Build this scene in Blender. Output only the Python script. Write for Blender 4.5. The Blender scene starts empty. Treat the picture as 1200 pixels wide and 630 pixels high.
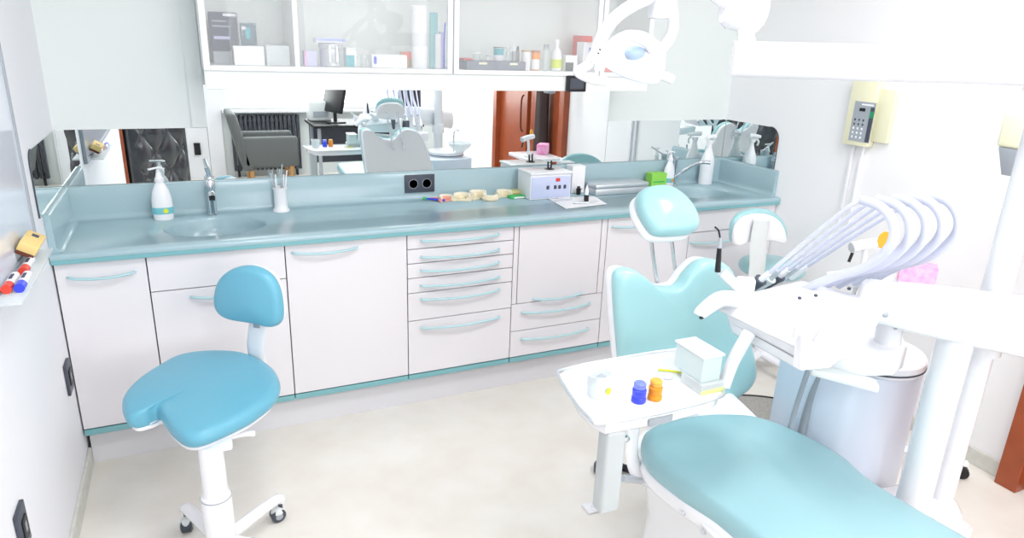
import bpy, bmesh, math, random
from mathutils import Vector as V, Matrix
random.seed(4)
C = bpy.context.scene.collection
PI = math.pi
# ------------------------------------------------------------------ camera
CAM = V((.5038, -3.3244, 1.70)); FPX = 801.99
yaw, pit, rol = .4437, .3225, .0383
Fw = V((math.sin(yaw)*math.cos(pit), math.cos(yaw)*math.cos(pit), -math.sin(pit)))
S0 = V((math.cos(yaw), -math.sin(yaw), 0)); U0 = S0.cross(Fw)
Sx = S0*math.cos(rol)+U0*math.sin(rol); Ux = -S0*math.sin(rol)+U0*math.cos(rol)
cd = bpy.data.cameras.new('camera'); cam = bpy.data.objects.new('camera', cd); C.objects.link(cam)
cam.matrix_world = Matrix(((Sx.x, Ux.x, -Fw.x, CAM.x), (Sx.y, Ux.y, -Fw.y, CAM.y), (Sx.z, Ux.z, -Fw.z, CAM.z), (0, 0, 0, 1)))
cd.sensor_width = 36; cd.lens = FPX*36/1200; cd.clip_start = .02
bpy.context.scene.camera = cam

def at(px, py, x=None, y=None, z=None):
    """surveyed point: where the sight line through a photo point meets a world plane"""
    d = Fw+Sx*((px-600)/FPX)-Ux*((py-315)/FPX)
    if x is not None: t = (x-CAM.x)/d.x
    elif y is not None: t = (y-CAM.y)/d.y
    else: t = (z-CAM.z)/d.z
    return CAM+d*t

# ------------------------------------------------------------------ materials
def lin(c): return tuple(((v/255)/12.92 if v/255 <= .04045 else ((v/255+.055)/1.055)**2.4) for v in c)
MATS = {}
def mat(name, col, rough=.5, metal=0, coat=0, trans=0, alpha=1, emit=0, noise=0, nscale=20, col2=None, bump=0, spec=.5, ior=1.45):
    m = bpy.data.materials.new(name); m.use_nodes = True
    nt = m.node_tree; b = nt.nodes['Principled BSDF']
    c = lin(col)+(1,)
    b.inputs['Base Color'].default_value = c
    b.inputs['Roughness'].default_value = rough; b.inputs['Metallic'].default_value = metal
    b.inputs['Coat Weight'].default_value = coat; b.inputs['Coat Roughness'].default_value = .08
    b.inputs['Transmission Weight'].default_value = trans; b.inputs['Alpha'].default_value = alpha
    b.inputs['Specular IOR Level'].default_value = spec; b.inputs['IOR'].default_value = ior
    if emit:
        b.inputs['Emission Color'].default_value = c; b.inputs['Emission Strength'].default_value = emit
    if noise or bump:
        tc = nt.nodes.new('ShaderNodeTexCoord'); n = nt.nodes.new('ShaderNodeTexNoise')
        n.inputs['Scale'].default_value = nscale; n.inputs['Detail'].default_value = 6
        nt.links.new(tc.outputs['Object'], n.inputs['Vector'])
        if noise:
            r = nt.nodes.new('ShaderNodeValToRGB'); c2 = lin(col2)+(1,) if col2 else tuple(v*.8 for v in c[:3])+(1,)
            r.color_ramp.elements[0].position = .5-noise/2; r.color_ramp.elements[1].position = .5+noise/2
            r.color_ramp.elements[0].color = c2; r.color_ramp.elements[1].color = c
            nt.links.new(n.outputs['Fac'], r.inputs['Fac']); nt.links.new(r.outputs['Color'], b.inputs['Base Color'])
        if bump:
            bp = nt.nodes.new('ShaderNodeBump'); bp.inputs['Strength'].default_value = bump; bp.inputs['Distance'].default_value = .004
            nt.links.new(n.outputs['Fac'], bp.inputs['Height']); nt.links.new(bp.outputs['Normal'], b.inputs['Normal'])
    MATS[name] = m; return m
W_WALL = mat('wall_paint', (232, 237, 236), .75, noise=.6, nscale=2, col2=(229, 235, 234))
W_LEFT = mat('wall_paint_cool', (241, 241, 245), .75, noise=.6, nscale=2, col2=(238, 239, 244))
CEIL = mat('ceiling_paint', (245, 245, 245), .8)
FLOOR = mat('terrazzo', (238, 235, 229), .35, noise=.35, nscale=5, col2=(230, 225, 216))
BASEB = mat('stone_skirting', (222, 222, 215), .5, noise=.5, nscale=30, col2=(205, 205, 198))
LAM = mat('white_laminate', (229, 227, 231), .3)
GAPM = mat('cabinet_core', (120, 115, 115), .7)
KICK = mat('grey_plinth', (222, 222, 227), .4)
SOLID = mat('teal_solid_surface', (166, 192, 200), .25, coat=.3, noise=.7, nscale=180, col2=(157, 185, 194))
EDGE = mat('teal_edge', (122, 178, 184), .3, coat=.2)
HAND = mat('teal_handle', (176, 212, 218), .35)
CHROME = mat('chrome', (220, 225, 230), .12, metal=1)
STEEL = mat('steel', (212, 217, 222), .42, metal=.8)
MIRROR = mat('mirror_silver', (240, 246, 246), .0, metal=1)
WPL = mat('white_plastic', (240, 241, 245), .3, coat=.3)
UNITM = mat('pale_blue_enamel', (222, 232, 246), .35, coat=.2)
WHIP = mat('lavender_grey_hose', (210, 214, 232), .45)
WENM = mat('white_enamel', (243, 244, 248), .25, coat=.5)
WGR = mat('pale_grey_plastic', (222, 228, 228), .4)
GREY = mat('grey_plastic', (165, 172, 180), .45)
DGREY = mat('dark_grey_plastic', (70, 76, 88), .4)
BLACK = mat('black_plastic', (28, 28, 32), .4)
SEATV = mat('teal_vinyl_seat', (152, 194, 202), .38, coat=.2, bump=.08, nscale=250)
POSTG = mat('grey_post', (198, 204, 206), .45)
W_RIGHT = mat('wall_paint_right', (250, 249, 250), .75, noise=.6, nscale=2, col2=(247, 247, 249))
BLUEV = mat('blue_vinyl', (106, 176, 200), .38, coat=.15, bump=.15, nscale=300)
TEALV = mat('teal_vinyl', (160, 207, 211), .32, coat=.35, bump=.08, nscale=250)
GLASS = mat('clear_glass', (250, 254, 254), .0, alpha=.13, spec=.6)
CLEARP = mat('clear_plastic', (225, 240, 240), .1, alpha=.35)
FROST = mat('frosted_plastic', (235, 243, 245), .3, alpha=.55)
CREAM = mat('cream_plastic', (238, 236, 205), .45)
BROWN = mat('varnished_wood', (168, 84, 48), .35, coat=.2, noise=.5, nscale=8, col2=(150, 70, 38))
DBROWN = mat('dark_wood', (110, 58, 38), .45)
LEATH = mat('tufted_leather', (48, 52, 58), .25, coat=.3, bump=.2, nscale=60)
CHG = mat('grey_upholstery', (98, 102, 102), .6)
OAK = mat('oak_leg', (200, 150, 90), .5)
CLOTH = mat('dark_cloth', (58, 44, 44), .9)
RED = mat('red_plastic', (226, 70, 55), .4); BLUE = mat('blue_plastic', (60, 75, 225), .35)
ORANGE = mat('orange_plastic', (245, 150, 30), .35); YEL = mat('yellow_print', (225, 228, 60), .5)
GREEN = mat('green_card', (150, 218, 90), .5); DGREEN = mat('green_plastic', (60, 190, 100), .4)
PINK = mat('pink_box', (248, 150, 200), .5, noise=.3, nscale=40, col2=(252, 190, 222))
FOAM = mat('cork_foam', (236, 208, 140), .8); PLASTER = mat('dental_plaster', (242, 232, 205), .8, noise=.5, nscale=60, col2=(232, 218, 185))
PAPER = mat('paper', (245, 245, 248), .8); TURQ = mat('turquoise_print', (70, 175, 185), .5)
LILAC = mat('lilac_card', (205, 205, 240), .5); PALEB = mat('pale_blue_metal', (200, 208, 236), .4)
MAT = mat('grey_floor_mat', (178, 176, 170), .8, noise=.4, nscale=120, col2=(150, 150, 146)); AMBER = mat('amber_shield', (245, 180, 60), .2)
WHITEB = mat('whiteboard', (232, 236, 248), .15, coat=.4)
LAMPG = mat('lamp_reflector', (180, 204, 232), .2)
DIFF = mat('fill_lamp_diffuser', (255, 255, 255), .5, emit=6)  # glow of the added ceiling panels
NAVY = mat('navy_print', (60, 66, 96), .5); TAN = mat('tan_label', (200, 170, 130), .6)

# ------------------------------------------------------------------ mesh builder
def basis(d):
    d = d.normalized(); a = V((0, 0, 1)) if abs(d.z) < .9 else V((0, 1, 0))
    u = d.cross(a).normalized(); return u, d.cross(u).normalized()
def smoothpts(pts, n=8, closed=False):
    P = [V(p) for p in pts]; out = []; L = len(P)
    for i in range(L if closed else L-1):
        p0 = P[(i-1) % L] if closed or i else P[0]; p1 = P[i]; p2 = P[(i+1) % L]
        p3 = P[(i+2) % L] if closed or i+2 < L else P[-1]
        for k in range(n):
            t = k/n
            out.append(.5*((2*p1)+(p2-p0)*t+(2*p0-5*p1+4*p2-p3)*t*t+(3*p1-p0-3*p2+p3)*t**3))
    if not closed: out.append(P[-1])
    return out
class MB:
    def __init__(s): s.b = bmesh.new()
    def ring(s, r): return [s.b.verts.new(p) for p in r]
    def bridge(s, A, B, closed=True):
        n = len(A)
        for i in range(n if closed else n-1):
            try: s.b.faces.new((A[i], A[(i+1) % n], B[(i+1) % n], B[i]))
            except ValueError: pass
    def cap(s, A, flip=False):
        try: s.b.faces.new(A[::-1] if flip else A)
        except ValueError: pass
    def hexa(s, p, bev=0, seg=2):
        """p: 8 corners, bottom 4 then top 4"""
        v = [s.b.verts.new(q) for q in p]
        fs = [s.b.faces.new([v[i] for i in f]) for f in ((3, 2, 1, 0), (4, 5, 6, 7), (0, 1, 5, 4), (1, 2, 6, 5), (2, 3, 7, 6), (3, 0, 4, 7))]
        if bev:
            es = set(e for f in fs for e in f.edges)
            bmesh.ops.bevel(s.b, geom=list(es), offset=bev, segments=seg, affect='EDGES', profile=.5)
        return s
    def box(s, x0, x1, y0, y1, z0, z1, bev=0, seg=2):
        return s.hexa([(x0, y0, z0), (x1, y0, z0), (x1, y1, z0), (x0, y1, z0), (x0, y0, z1), (x1, y0, z1), (x1, y1, z1), (x0, y1, z1)], bev, seg)
    def obox(s, c, u, v, w, su, sv, sw, bev=0, seg=2):
        c = V(c); u = V(u).normalized()*su/2; v = V(v).normalized()*sv/2; w = V(w).normalized()*sw/2
        return s.hexa([c-u-v-w, c+u-v-w, c+u+v-w, c-u+v-w, c-u-v+w, c+u-v+w, c+u+v+w, c-u+v+w], bev, seg)
    def cyl(s, p, q, r0, r1=None, n=24):
        p = V(p); q = V(q); r1 = r0 if r1 is None else r1; u, w = basis(q-p)
        A = s.ring([p+(u*math.cos(2*PI*i/n)+w*math.sin(2*PI*i/n))*r0 for i in range(n)])
        B = s.ring([q+(u*math.cos(2*PI*i/n)+w*math.sin(2*PI*i/n))*r1 for i in range(n)])
        s.bridge(A, B); s.cap(A, True); s.cap(B); return s
    def lathe(s, c, prof, n=28, ax=(0, 0, 1), sx=1, sy=1):
        c = V(c); ax = V(ax).normalized()
        if abs(ax.z) > .99: u, w = V((1, 0, 0)), V((0, 1, 0))
        else: u, w = basis(ax)
        prev = None; first = None
        for r, h in prof:
            R = s.ring([c+ax*h+(u*math.cos(2*PI*i/n)*sx+w*math.sin(2*PI*i/n)*sy)*max(r, 1e-4) for i in range(n)])
            if prev: s.bridge(prev, R)
            else: first = R
            prev = R
        s.cap(first, True); s.cap(prev); return s
    def tube(s, pts, r, n=12, sm=6, closed=False, flat=1, up=None):
        P = smoothpts(pts, sm, closed) if sm else [V(p) for p in pts]
        rf = r if callable(r) else (lambda t: r)
        rings = []; u = None; L = len(P)
        for i, p in enumerate(P):
            a = P[i-1] if (i or closed) else P[0]; b = P[(i+1) % L] if (i < L-1 or closed) else P[-1]
            d = (b-a).normalized()
            if up is not None: u = d.cross(V(up)).normalized()
            elif u is None: u, _ = basis(d)
            else: u = (u-d*u.dot(d)).normalized()
            w = d.cross(u); rr = rf(i/(L-1))
            rings.append(s.ring([p+(u*math.cos(2*PI*k/n)+w*math.sin(2*PI*k/n)*flat)*rr for k in range(n)]))
        for i in range(L-1): s.bridge(rings[i], rings[i+1])
        if closed: s.bridge(rings[-1], rings[0])
        else: s.cap(rings[0], True); s.cap(rings[-1])
        return s
    def ell(s, c, rx, ry, rz, n=20, m=12, z0=-1, z1=1):
        c = V(c); prev = None; first = None
        for j in range(m+1):
            h = math.sin((math.asin(z0)+(math.asin(z1)-math.asin(z0))*j/m)); q = math.sqrt(max(0, 1-h*h))
            R = s.ring([c+V((rx*max(q, 1e-3)*math.cos(2*PI*i/n), ry*max(q, 1e-3)*math.sin(2*PI*i/n), rz*h)) for i in range(n)])
            if prev: s.bridge(prev, R)
            else: first = R
            prev = R
        s.cap(first, True); s.cap(prev); return s
    def prism(s, pts, vec, bev=0, seg=2):
        vec = V(vec); P = [V(p) for p in pts]
        A = s.ring(P); B = s.ring([p+vec for p in P])
        s.bridge(A, B); s.cap(A, True); s.cap(B)
        if bev:
            es = set(e for v in A+B for e in v.link_edges if abs((e.verts[0].co-e.verts[1].co).normalized().dot(vec.normalized())) < .5)
            bmesh.ops.bevel(s.b, geom=list(es), offset=bev, segments=seg, affect='EDGES', profile=.5)
        return s
    def cushion(s, outl, N, t, edge=.35, crown=.0, n=6, warp=None, back=True):
        """soft pad: closed outline of 3-D points, thickness t along N, rounded rim, crowned face"""
        N = V(N).normalized(); P = smoothpts(outl, n, True)
        c = sum(P, V())/len(P); R = sum((p-c).length for p in P)/len(P)
        prof = []
        for k in range(9):
            a = -PI/2+PI*k/8; prof.append((1-edge*t/R*(1-math.cos(a)), t*.5*(1+math.sin(a))))
        e0 = 1-edge*t/R
        top = [(e0*q, t+crown*(1-q*q)) for q in (.9, .75, .55, .35, .15)]
        bot = [(e0*q, 0) for q in (.15, .5, .9)]
        prev = None; first = None
        for f, h in bot+prof+top:
            ring = [c+(p-c)*f+N*h for p in P]
            if warp: ring = [warp(p) for p in ring]
            Rg = s.ring(ring)
            if prev: s.bridge(prev, Rg)
            else: first = Rg
            prev = Rg
        s.cap(first, True); s.cap(prev); return s
    def build(s, name, m, parent=None, smooth=True, ang=38, local=False):
        bmesh.ops.remove_doubles(s.b, verts=s.b.verts, dist=1e-6)
        bmesh.ops.recalc_face_normals(s.b, faces=s.b.faces)
        me = bpy.data.meshes.new(name); o = bpy.data.objects.new(name, me); C.objects.link(o)
        root = parent
        while root is not None and root.parent: root = root.parent
        if not local:
            off = root.location.copy() if root else None
            if root is None:
                zs = [v.co for v in s.b.verts]
                off = V((sum(v.x for v in zs)/len(zs), sum(v.y for v in zs)/len(zs), min(v.z for v in zs))); o.location = off
            for v in s.b.verts: v.co -= off
        s.b.to_mesh(me); s.b.free()
        me.materials.append(m)
        if smooth:
            me.shade_smooth(); me.set_sharp_from_angle(angle=math.radians(ang))
        if parent: o.parent = parent
        return o
def tag(o, label=None, cat=None, group=None, kind=None):
    if label: o['label'] = label
    if cat: o['category'] = cat
    if group: o['group'] = group
    if kind: o['kind'] = kind
    return o
def thing(name, loc, label, cat, group=None):
    o = bpy.data.objects.new(name, None); C.objects.link(o); o.location = loc; o.empty_display_size = .05
    return tag(o, label, cat, group)
def struct(o): o['kind'] = 'structure'; return o
def dup(root, loc, rz=0, label=None):
    r = root.copy(); C.objects.link(r); r.location = loc; r.rotation_euler = (0, 0, rz)
    if label: r['label'] = label
    for ch in list(root.children):
        c = ch.copy(); C.objects.link(c); c.parent = r
        for g in ch.children:
            d = g.copy(); C.objects.link(d); d.parent = c
    return r

RW = 3.5013; YB = -5.6; HC = 2.75
ZT = .91; YC = -.50; YE = -.525
# ------------------------------------------------------------------ room shell
struct(MB().box(-1.2, RW+.15, YB-.15, .15, -.1, 0).build('floor', FLOOR, smooth=False))
struct(MB().box(-1.2, RW+.15, YB-.15, .15, HC, HC+.1).build('ceiling', CEIL, smooth=False))
struct(MB().box(-.12, RW+.12, 0, .12, 0, HC).build('wall_back', W_WALL, smooth=False))
w = MB().box(RW, RW+.12, -1.97, 0, 0, HC).box(RW, RW+.12, YB, -3.5, 0, HC).box(RW, RW+.12, -3.5, -1.97, 2.1, HC)
struct(w.build('wall_right', W_RIGHT, smooth=False))
w = MB().box(-.12, 0, -2.95, 0, 0, HC).box(-.12, 0, YB, -3.85, 0, HC).box(-.12, 0, -3.85, -2.95, 2.1, HC)
struct(w.build('wall_left', W_LEFT, smooth=False))
WX0, WX1, WZ0, WZ1 = .92, 3.3, .80, 2.35
w = MB().box(-1.2, WX0, YB-.12, YB, 0, HC).box(WX1, RW+.12, YB-.12, YB, 0, HC).box(WX0, WX1, YB-.12, YB, 0, WZ0).box(WX0, WX1, YB-.12, YB, WZ1, HC)
struct(w.build('wall_front', W_WALL, smooth=False))
struct(MB().box(-1.2, -1.1, YB, -2.3, 0, HC).box(-1.2, -.12, -2.4, -2.3, 0, HC).build('wall_corridor', W_WALL, smooth=False))
# skirting
struct(MB().box(0, .012, -2.9, YC+.05, 0, .075, .003).build('baseboard_left', BASEB, smooth=False))
struct(MB().box(RW-.012, RW, -1.96, YC, 0, .075, .003).build('baseboard_right', BASEB, smooth=False))
# window
wn = MB().box(WX0, WX1, YB-.09, YB-.03, WZ0, WZ0+.07, .005).box(WX0, WX1, YB-.09, YB-.03, WZ1-.07, WZ1, .005)
for x in (WX0, (WX0*2+WX1)/3, (WX0+2*WX1)/3, WX1-.07): wn.box(x, x+.07, YB-.088, YB-.032, WZ0+.069, WZ1-.069, .005)
wf = struct(wn.build('window_1', WPL, smooth=False))
MB().box(WX0+.05, WX1-.05, YB-.063, YB-.057, WZ0+.05, WZ1-.05).build('window_pane', GLASS, wf, smooth=False)
struct(MB().box(WX0-.05, WX1+.05, YB-.03, YB+.14, WZ0-.03, WZ0, .006).build('trim_1', WPL, smooth=False))   # sill
# brown doorway in the right wall
def framed(y0, y1):
    return MB().box(RW-.055, RW+.12, y0-.085, y0, 0, 2.14, .004).box(RW-.055, RW+.12, y1, y1+.085, 0, 2.14, .004).box(RW-.055, RW+.12, y1, y0, 2.06, 2.14, .004)
struct(framed(-1.965, -3.5).build('trim_2', BROWN, smooth=False))
d = MB().box(RW+.02, RW+.06, -2.75, -2.05, .01, 2.06, .003).box(RW-.0, RW+.06, -3.42, -2.79, .01, 2.06, .003).box(RW+.06, RW+.1, -2.79, -2.75, .01, 2.06)
d2 = struct(d.build('door_2', BROWN, smooth=False))
MB().tube([(RW-.02, -2.83, .85), (RW-.045, -2.83, .9), (RW-.045, -2.83, 1.15), (RW-.02, -2.83, 1.2)], .009).build('door_handle', DBROWN, d2)
# tufted door leaf in the left wall, standing ajar
struct(MB().box(-.13, .02, -2.95, -2.90, 0, 2.14, .004).box(-.13, .02, -3.90, -3.85, 0, 2.14, .004).box(-.13, .02, -3.9, -2.9, 2.08, 2.14, .004).build('trim_3', BROWN, smooth=False))
hx, hy = .025, -2.975; tx, ty = .455, -3.62
dl = V((tx-hx, ty-hy, 0)); dn = V((-dl.y, dl.x, 0)).normalized()
if dn.y < 0: dn = -dn
lf = MB().obox(V((hx, hy, 1.04))+dl/2, dl, (0, 0, 1), dn, dl.length, 2.05, .035, .003)
leaf = struct(lf.build('door_1', LEATH, smooth=False))
pd = MB(); nu, nv = 48, 120
for side in (1, -1):
    gr = []
    for j in range(nv+1):
        row = []
        for i in range(nu+1):
            a = .04+.92*i/nu; zz = .08+1.92*j/nv
            U = a*dl.length/.17; W_ = zz/.17
            h = abs(math.sin(PI*(U+W_)/2)*math.sin(PI*(U-W_)/2))**.42
            rim = min(1, 12*min(a-.04, .96-a), 12*min(j/nv, 1-j/nv)*2)
            row.append(pd.b.verts.new(V((hx, hy, zz))+dl*a+dn*side*(.018+.055*h*max(rim, 0)+.002*rim)))
        gr.append(row)
    for j in range(nv):
        for i in range(nu): pd.b.faces.new((gr[j][i], gr[j][i+1], gr[j+1][i+1], gr[j+1][i]))
pd.build('tufted_padding', LEATH, leaf)
# white door in the front wall
d3 = struct(MB().box(.40, .46, YB, YB+.04, 0, 2.1, .004).box(.46, .86, YB, YB+.025, 0, 2.06, .003).build('door_3', WPL, smooth=False))
MB().box(.53, .60, YB+.025, YB+.045, .28, .42, .004).build('socket_plate', BLACK, d3)

# ceiling luminaires, added out of view to brighten the room
def lum(x, y, first=None):
    if first: return dup(first, (x, y, HC), 0)
    t = thing('fill_ceiling_light', (x, y, HC), 'added square recessed ceiling fill lamp with white diffuser', 'ceiling light', 'added fill lights above the room')
    m = MB()
    for a in ((-.6, -.56, -.6, .6), (.56, .6, -.6, .6), (-.56, .56, -.6, -.56), (-.56, .56, .56, .6)):
        m.box(a[0]*.55, a[1]*.55, a[2]*.55, a[3]*.55, -.05, 0)
    m.build('frame', WPL, t, smooth=False, local=True)
    MB().box(-.31, .31, -.31, .31, -.04, -.03).build('diffuser', DIFF, t, smooth=False, local=True)
    return t
def area(name, loc, rot, sx, sy, power, col=(1, 1, 1)):
    l = bpy.data.lights.new(name, 'AREA'); l.shape = 'RECTANGLE'; l.size = sx; l.size_y = sy; l.energy = power; l.color = col
    o = bpy.data.objects.new(name, l); C.objects.link(o); o.location = loc; o.rotation_euler = rot; return o
L0 = None
LP = [(.95, -2.1), (2.6, -2.1), (.95, -4.0), (2.6, -4.0)]
for i, (x, y) in enumerate(LP):
    t = lum(x, y, L0); L0 = L0 or t
    area('fill_ceiling_lamp', (x, y, HC-.055), (0, 0, 0), .6, .6, 62)  # added fill light under each ceiling panel
area('daylight', ((WX0+WX1)/2, YB-.14, (WZ0+WZ1)/2), (PI/2, 0, 0), WX1-WX0, WZ1-WZ0, 300, (1, .995, .985))

# ------------------------------------------------------------------ base cabinets
XS = [.004, .3026, .8091, 1.327, 1.85, 2.3726, 2.8977, 3.497]
ZU, ZB = .870, .182
def zat(px, py): return at(px, py, y=YC).z
def handle(x0, x1, z, par, name='handle'):
    m = MB(); pts = [(x0, YC-.001, z+.002), (x0+.012, YC-.016, z+.001), ((x0*.75+x1*.25), YC-.026, z-.003), ((x0+x1)/2, YC-.03, z-.005), (x0*.25+x1*.75, YC-.026, z-.003), (x1-.012, YC-.016, z+.001), (x1, YC-.001, z+.002)]
    m.tube(pts, .0065, n=10, sm=5, flat=.8); return m.build(name, HAND, par)
def unit(i, fronts, label, right=None):
    x0, x1 = XS[i], XS[i+1]
    t = thing('base_cabinet', ((x0+x1)/2, -.25, .15), label, 'cabinet', 'white base cabinets under the teal worktop')
    MB().box(x0+.001, x1-.001, YC+.019, -.03, .152, .785).build('body', GAPM, t, smooth=False)
    m = MB().box(x0+.002, x1-.002, YC+.0, YC+.02, .153, .178, .002); m.build('bottom_rail', EDGE, t, smooth=False)
    for nm, a, b, z0, z1, hh in fronts:
        p = MB().box(a+.0022, b-.0022, YC, YC+.018, z0+.002, z1-.002, .0015).build(nm, LAM, t, smooth=False)
        if hh: handle(hh[0], hh[1], hh[2], p)
    return t
def hx2(px0, px1, py):
    return at(px0, py, y=YC-.02).x, at(px1, py, y=YC-.02).x
Z = lambda px, py: zat(px, py)
a, b = hx2(78, 158, 322); unit(0, [('door', XS[0], XS[1], ZB, ZU, (a, b, Z(118, 322)))], 'narrow white base cabinet in the corner by the left wall')
zf = Z(250, 335); a, b = hx2(224, 300, 347)
unit(1, [('panel', XS[1], XS[2], zf, ZU, None), ('door', XS[1], XS[2], ZB, zf, (a, b, Z(240, 346)))], 'white cabinet under the left sink, partly behind the blue stool')
a, b = hx2(343, 420, 295); unit(2, [('door', XS[2], XS[3], ZB, ZU, (a, b, Z(380, 293)))], 'white cabinet with one wide door below the white instrument cup')
zz = [ZU, Z(540, 287), Z(540, 303.5), Z(540, 320), Z(540, 337), Z(540, 368.5), ZB]
hs = [278, 296.5, 312, 329, 344.5, 377]
fr = []
for k in range(6):
    a, b = hx2(495, 586, hs[k]); fr.append(('drawer', XS[3], XS[4], zz[k+1], zz[k], (a, b, Z(540, hs[k]))))
unit(3, fr, 'white base cabinet with a stack of six drawers')
z1 = Z(651, 350); z2 = Z(651, 381)
a, b = hx2(627, 683, 347); c1 = hx2(614, 692, 361); c2 = hx2(613, 690, 391)
xa = at(609, 264, y=YC).x; xb = at(706, 257, y=YC).x
unit(4, [('side_panel', XS[4], xa, z1, ZU, None), ('door', xa, xb, z1, ZU, (a, b, Z(655, 346))), ('side_panel', xb, XS[5], z1, ZU, None),
         ('drawer', XS[4], XS[5], z2, z1, (c1[0], c1[1], Z(653, 360))), ('drawer', XS[4], XS[5], ZB, z2, (c2[0], c2[1], Z(653, 390)))],
     'white base cabinet with a square door above two drawers')
a, b = hx2(720, 778, 263); unit(5, [('door', XS[5], XS[6], ZB, ZU, (a, b, Z(745, 263)))], 'white cabinet with a single door behind the dental chair headrest')
zf = Z(830, 271); a, b = hx2(812, 872, 283)
unit(6, [('panel', XS[6], XS[7], zf, ZU, None), ('door', XS[6], XS[7], ZB, zf, (a, b, Z(840, 281)))], 'white cabinet under the right sink, beside the right wall')
k = MB().box(.012, 3.49, -.45, -.44, 0, .152, .001).build('plinth', KICK, smooth=False); tag(k, 'long pale grey plinth board under the base cabinets', 'plinth')

# ------------------------------------------------------------------ worktop with two moulded basins
def worktop():
    t = thing('worktop', (1.75, -.26, ZU+.001), 'long teal solid surface worktop with moulded sinks and upstand', 'worktop')
    m = MB(); b = m.b
    x0, x1, y0, y1 = .002, RW-.002, YE+.012, -.02
    s1 = (.565, -.262, .205, .165); s2 = (3.10, -.255, .225, .155)
    outer = [b.verts.new((x, y, ZT)) for x, y in ((x0, y0), (x1, y0), (x1, y1), (x0, y1))]
    E = [b.edges.new((outer[i], outer[(i+1) % 4])) for i in range(4)]
    bowls = []
    for cx, cy, rx, ry in (s1, s2):
        R = [b.verts.new((cx+rx*math.cos(2*PI*i/48), cy+ry*math.sin(2*PI*i/48), ZT)) for i in range(48)]
        E += [b.edges.new((R[i], R[(i+1) % 48])) for i in range(48)]; bowls.append((R, cx, cy, rx, ry))
    bmesh.ops.triangle_fill(b, use_beauty=True, use_dissolve=False, edges=E)
    # drop faces that filled the bowls
    for f in list(b.faces):
        c = f.calc_center_median()
        for R, cx, cy, rx, ry in bowls:
            if ((c.x-cx)/rx)**2+((c.y-cy)/ry)**2 < .97 and all(v in R for v in f.verts): b.faces.remove(f); break
    for R, cx, cy, rx, ry in bowls:
        prev = R
        for q, h in ((.975, -.004), (.95, -.014), (.92, -.04), (.86, -.075), (.74, -.098), (.5, -.108), (.12, -.112)):
            N = [b.verts.new((cx+rx*q*math.cos(2*PI*i/48), cy+ry*q*math.sin(2*PI*i/48), ZT+h)) for i in range(48)]
            m.bridge(prev, N); prev = N
        m.cap(prev)
    # rounded front nose and underside
    prof = [(y0, ZT), (y0-.006, ZT-.0015), (y0-.0105, ZT-.006), (y0-.012, ZT-.012), (y0-.012, ZT-.02)]
    prev = None
    for y, z in prof:
        N = [b.verts.new((x0, y, z)), b.verts.new((x1, y, z))]
        if prev: b.faces.new((prev[0], prev[1], N[1], N[0]))
        prev = N
    m.build('top', SOLID, t, ang=50)
    MB().box(x0, x1, YE+.001, YE+.03, ZU+.001, ZT-.019, .003).build('front_edge', EDGE, t, smooth=False)
    # upstand, coved into the top
    zs = 1.055
    def cove(path):
        m = MB(); prev = None
        for d, z in ((.0, ZT-.01), (.045, ZT+.0005), (.035, ZT+.004), (.027, ZT+.012), (.0225, ZT+.028), (.0215, zs-.008), (.018, zs-.002), (.012, zs), (.001, zs), (.001, ZT-.01)):
            N = m.ring([V((p[0]+nx*d, p[1]+ny*d, z)) for p, (nx, ny) in path])
            if prev: m.bridge(prev, N, False)
            prev = N
        return m
    m = cove([((0, YE+.03), (1, 0)), ((0, 0), (1, -1)), ((RW, 0), (-1, -1)), ((RW, YE+.045), (-1, 0))])
    up = m.build('upstand', SOLID, t, ang=60)
    for x, sg in ((0, 1), (RW, -1)):
        e = MB()
        yy = YE+.03 if sg == 1 else YE+.045
        e.prism([(x+sg*.001, yy, ZT-.01), (x+sg*.04, yy, ZT), (x+sg*.024, yy, ZT+.02), (x+sg*.0215, yy, zs-.006), (x+sg*.012, yy, zs), (x+sg*.001, yy, zs)], (0, .002, 0))
        e.build('upstand_end', SOLID, up, smooth=False)
    for cx, cy in ((s1[0], s1[1]), (s2[0], s2[1])):
        MB().lathe((cx, cy, ZT-.113), [(.001, 0), (.022, 0), (.022, .004), (.017, .005), (.001, .003)]).build('drain', CHROME, t)
    return t
worktop()

# ------------------------------------------------------------------ mirrors on the walls
zs = 1.057; zm = 1.287
def mirror_y(x0, x1, z0, z1, label):
    o = MB().box(x0, x1, -.006, -.001, z0, z1).build('wall_mirror', MIRROR, smooth=False); tag(o, label, 'mirror')
mirror_y(.004, .573, zs, zm, 'low wall mirror above the left sink')
mirror_y(.576, 2.64, zs, 1.47, 'tall wall mirror in the middle, under the glass cabinet')
mirror_y(2.643, RW-.008, zs, zm, 'low wall mirror behind the right sink')
def mirror_x(x, sg, yend, r, label):
    P = [(x, -.008, zs), (x, -.008, zm)]
    for k in range(9):
        a = PI/2*k/8; P.append((x, yend+r-r*math.sin(a), zm-r+r*math.cos(a)))
    P.append((x, yend, zs))
    o = MB().prism(P, (sg*.005, 0, 0)).build('wall_mirror', MIRROR, smooth=False); tag(o, label, 'mirror')
    e = MB().tube([V(p)+V((sg*.002, 0, 0)) for p in P[2:]], .0028, n=6, sm=0).build('rim', DGREY, o)
mirror_x(.001, 1, -.565, .05, 'small corner mirror on the left wall with a rounded corner')
mirror_x(RW-.001, -1, -.44, .07, 'small corner mirror on the right wall with a rounded corner')

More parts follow.
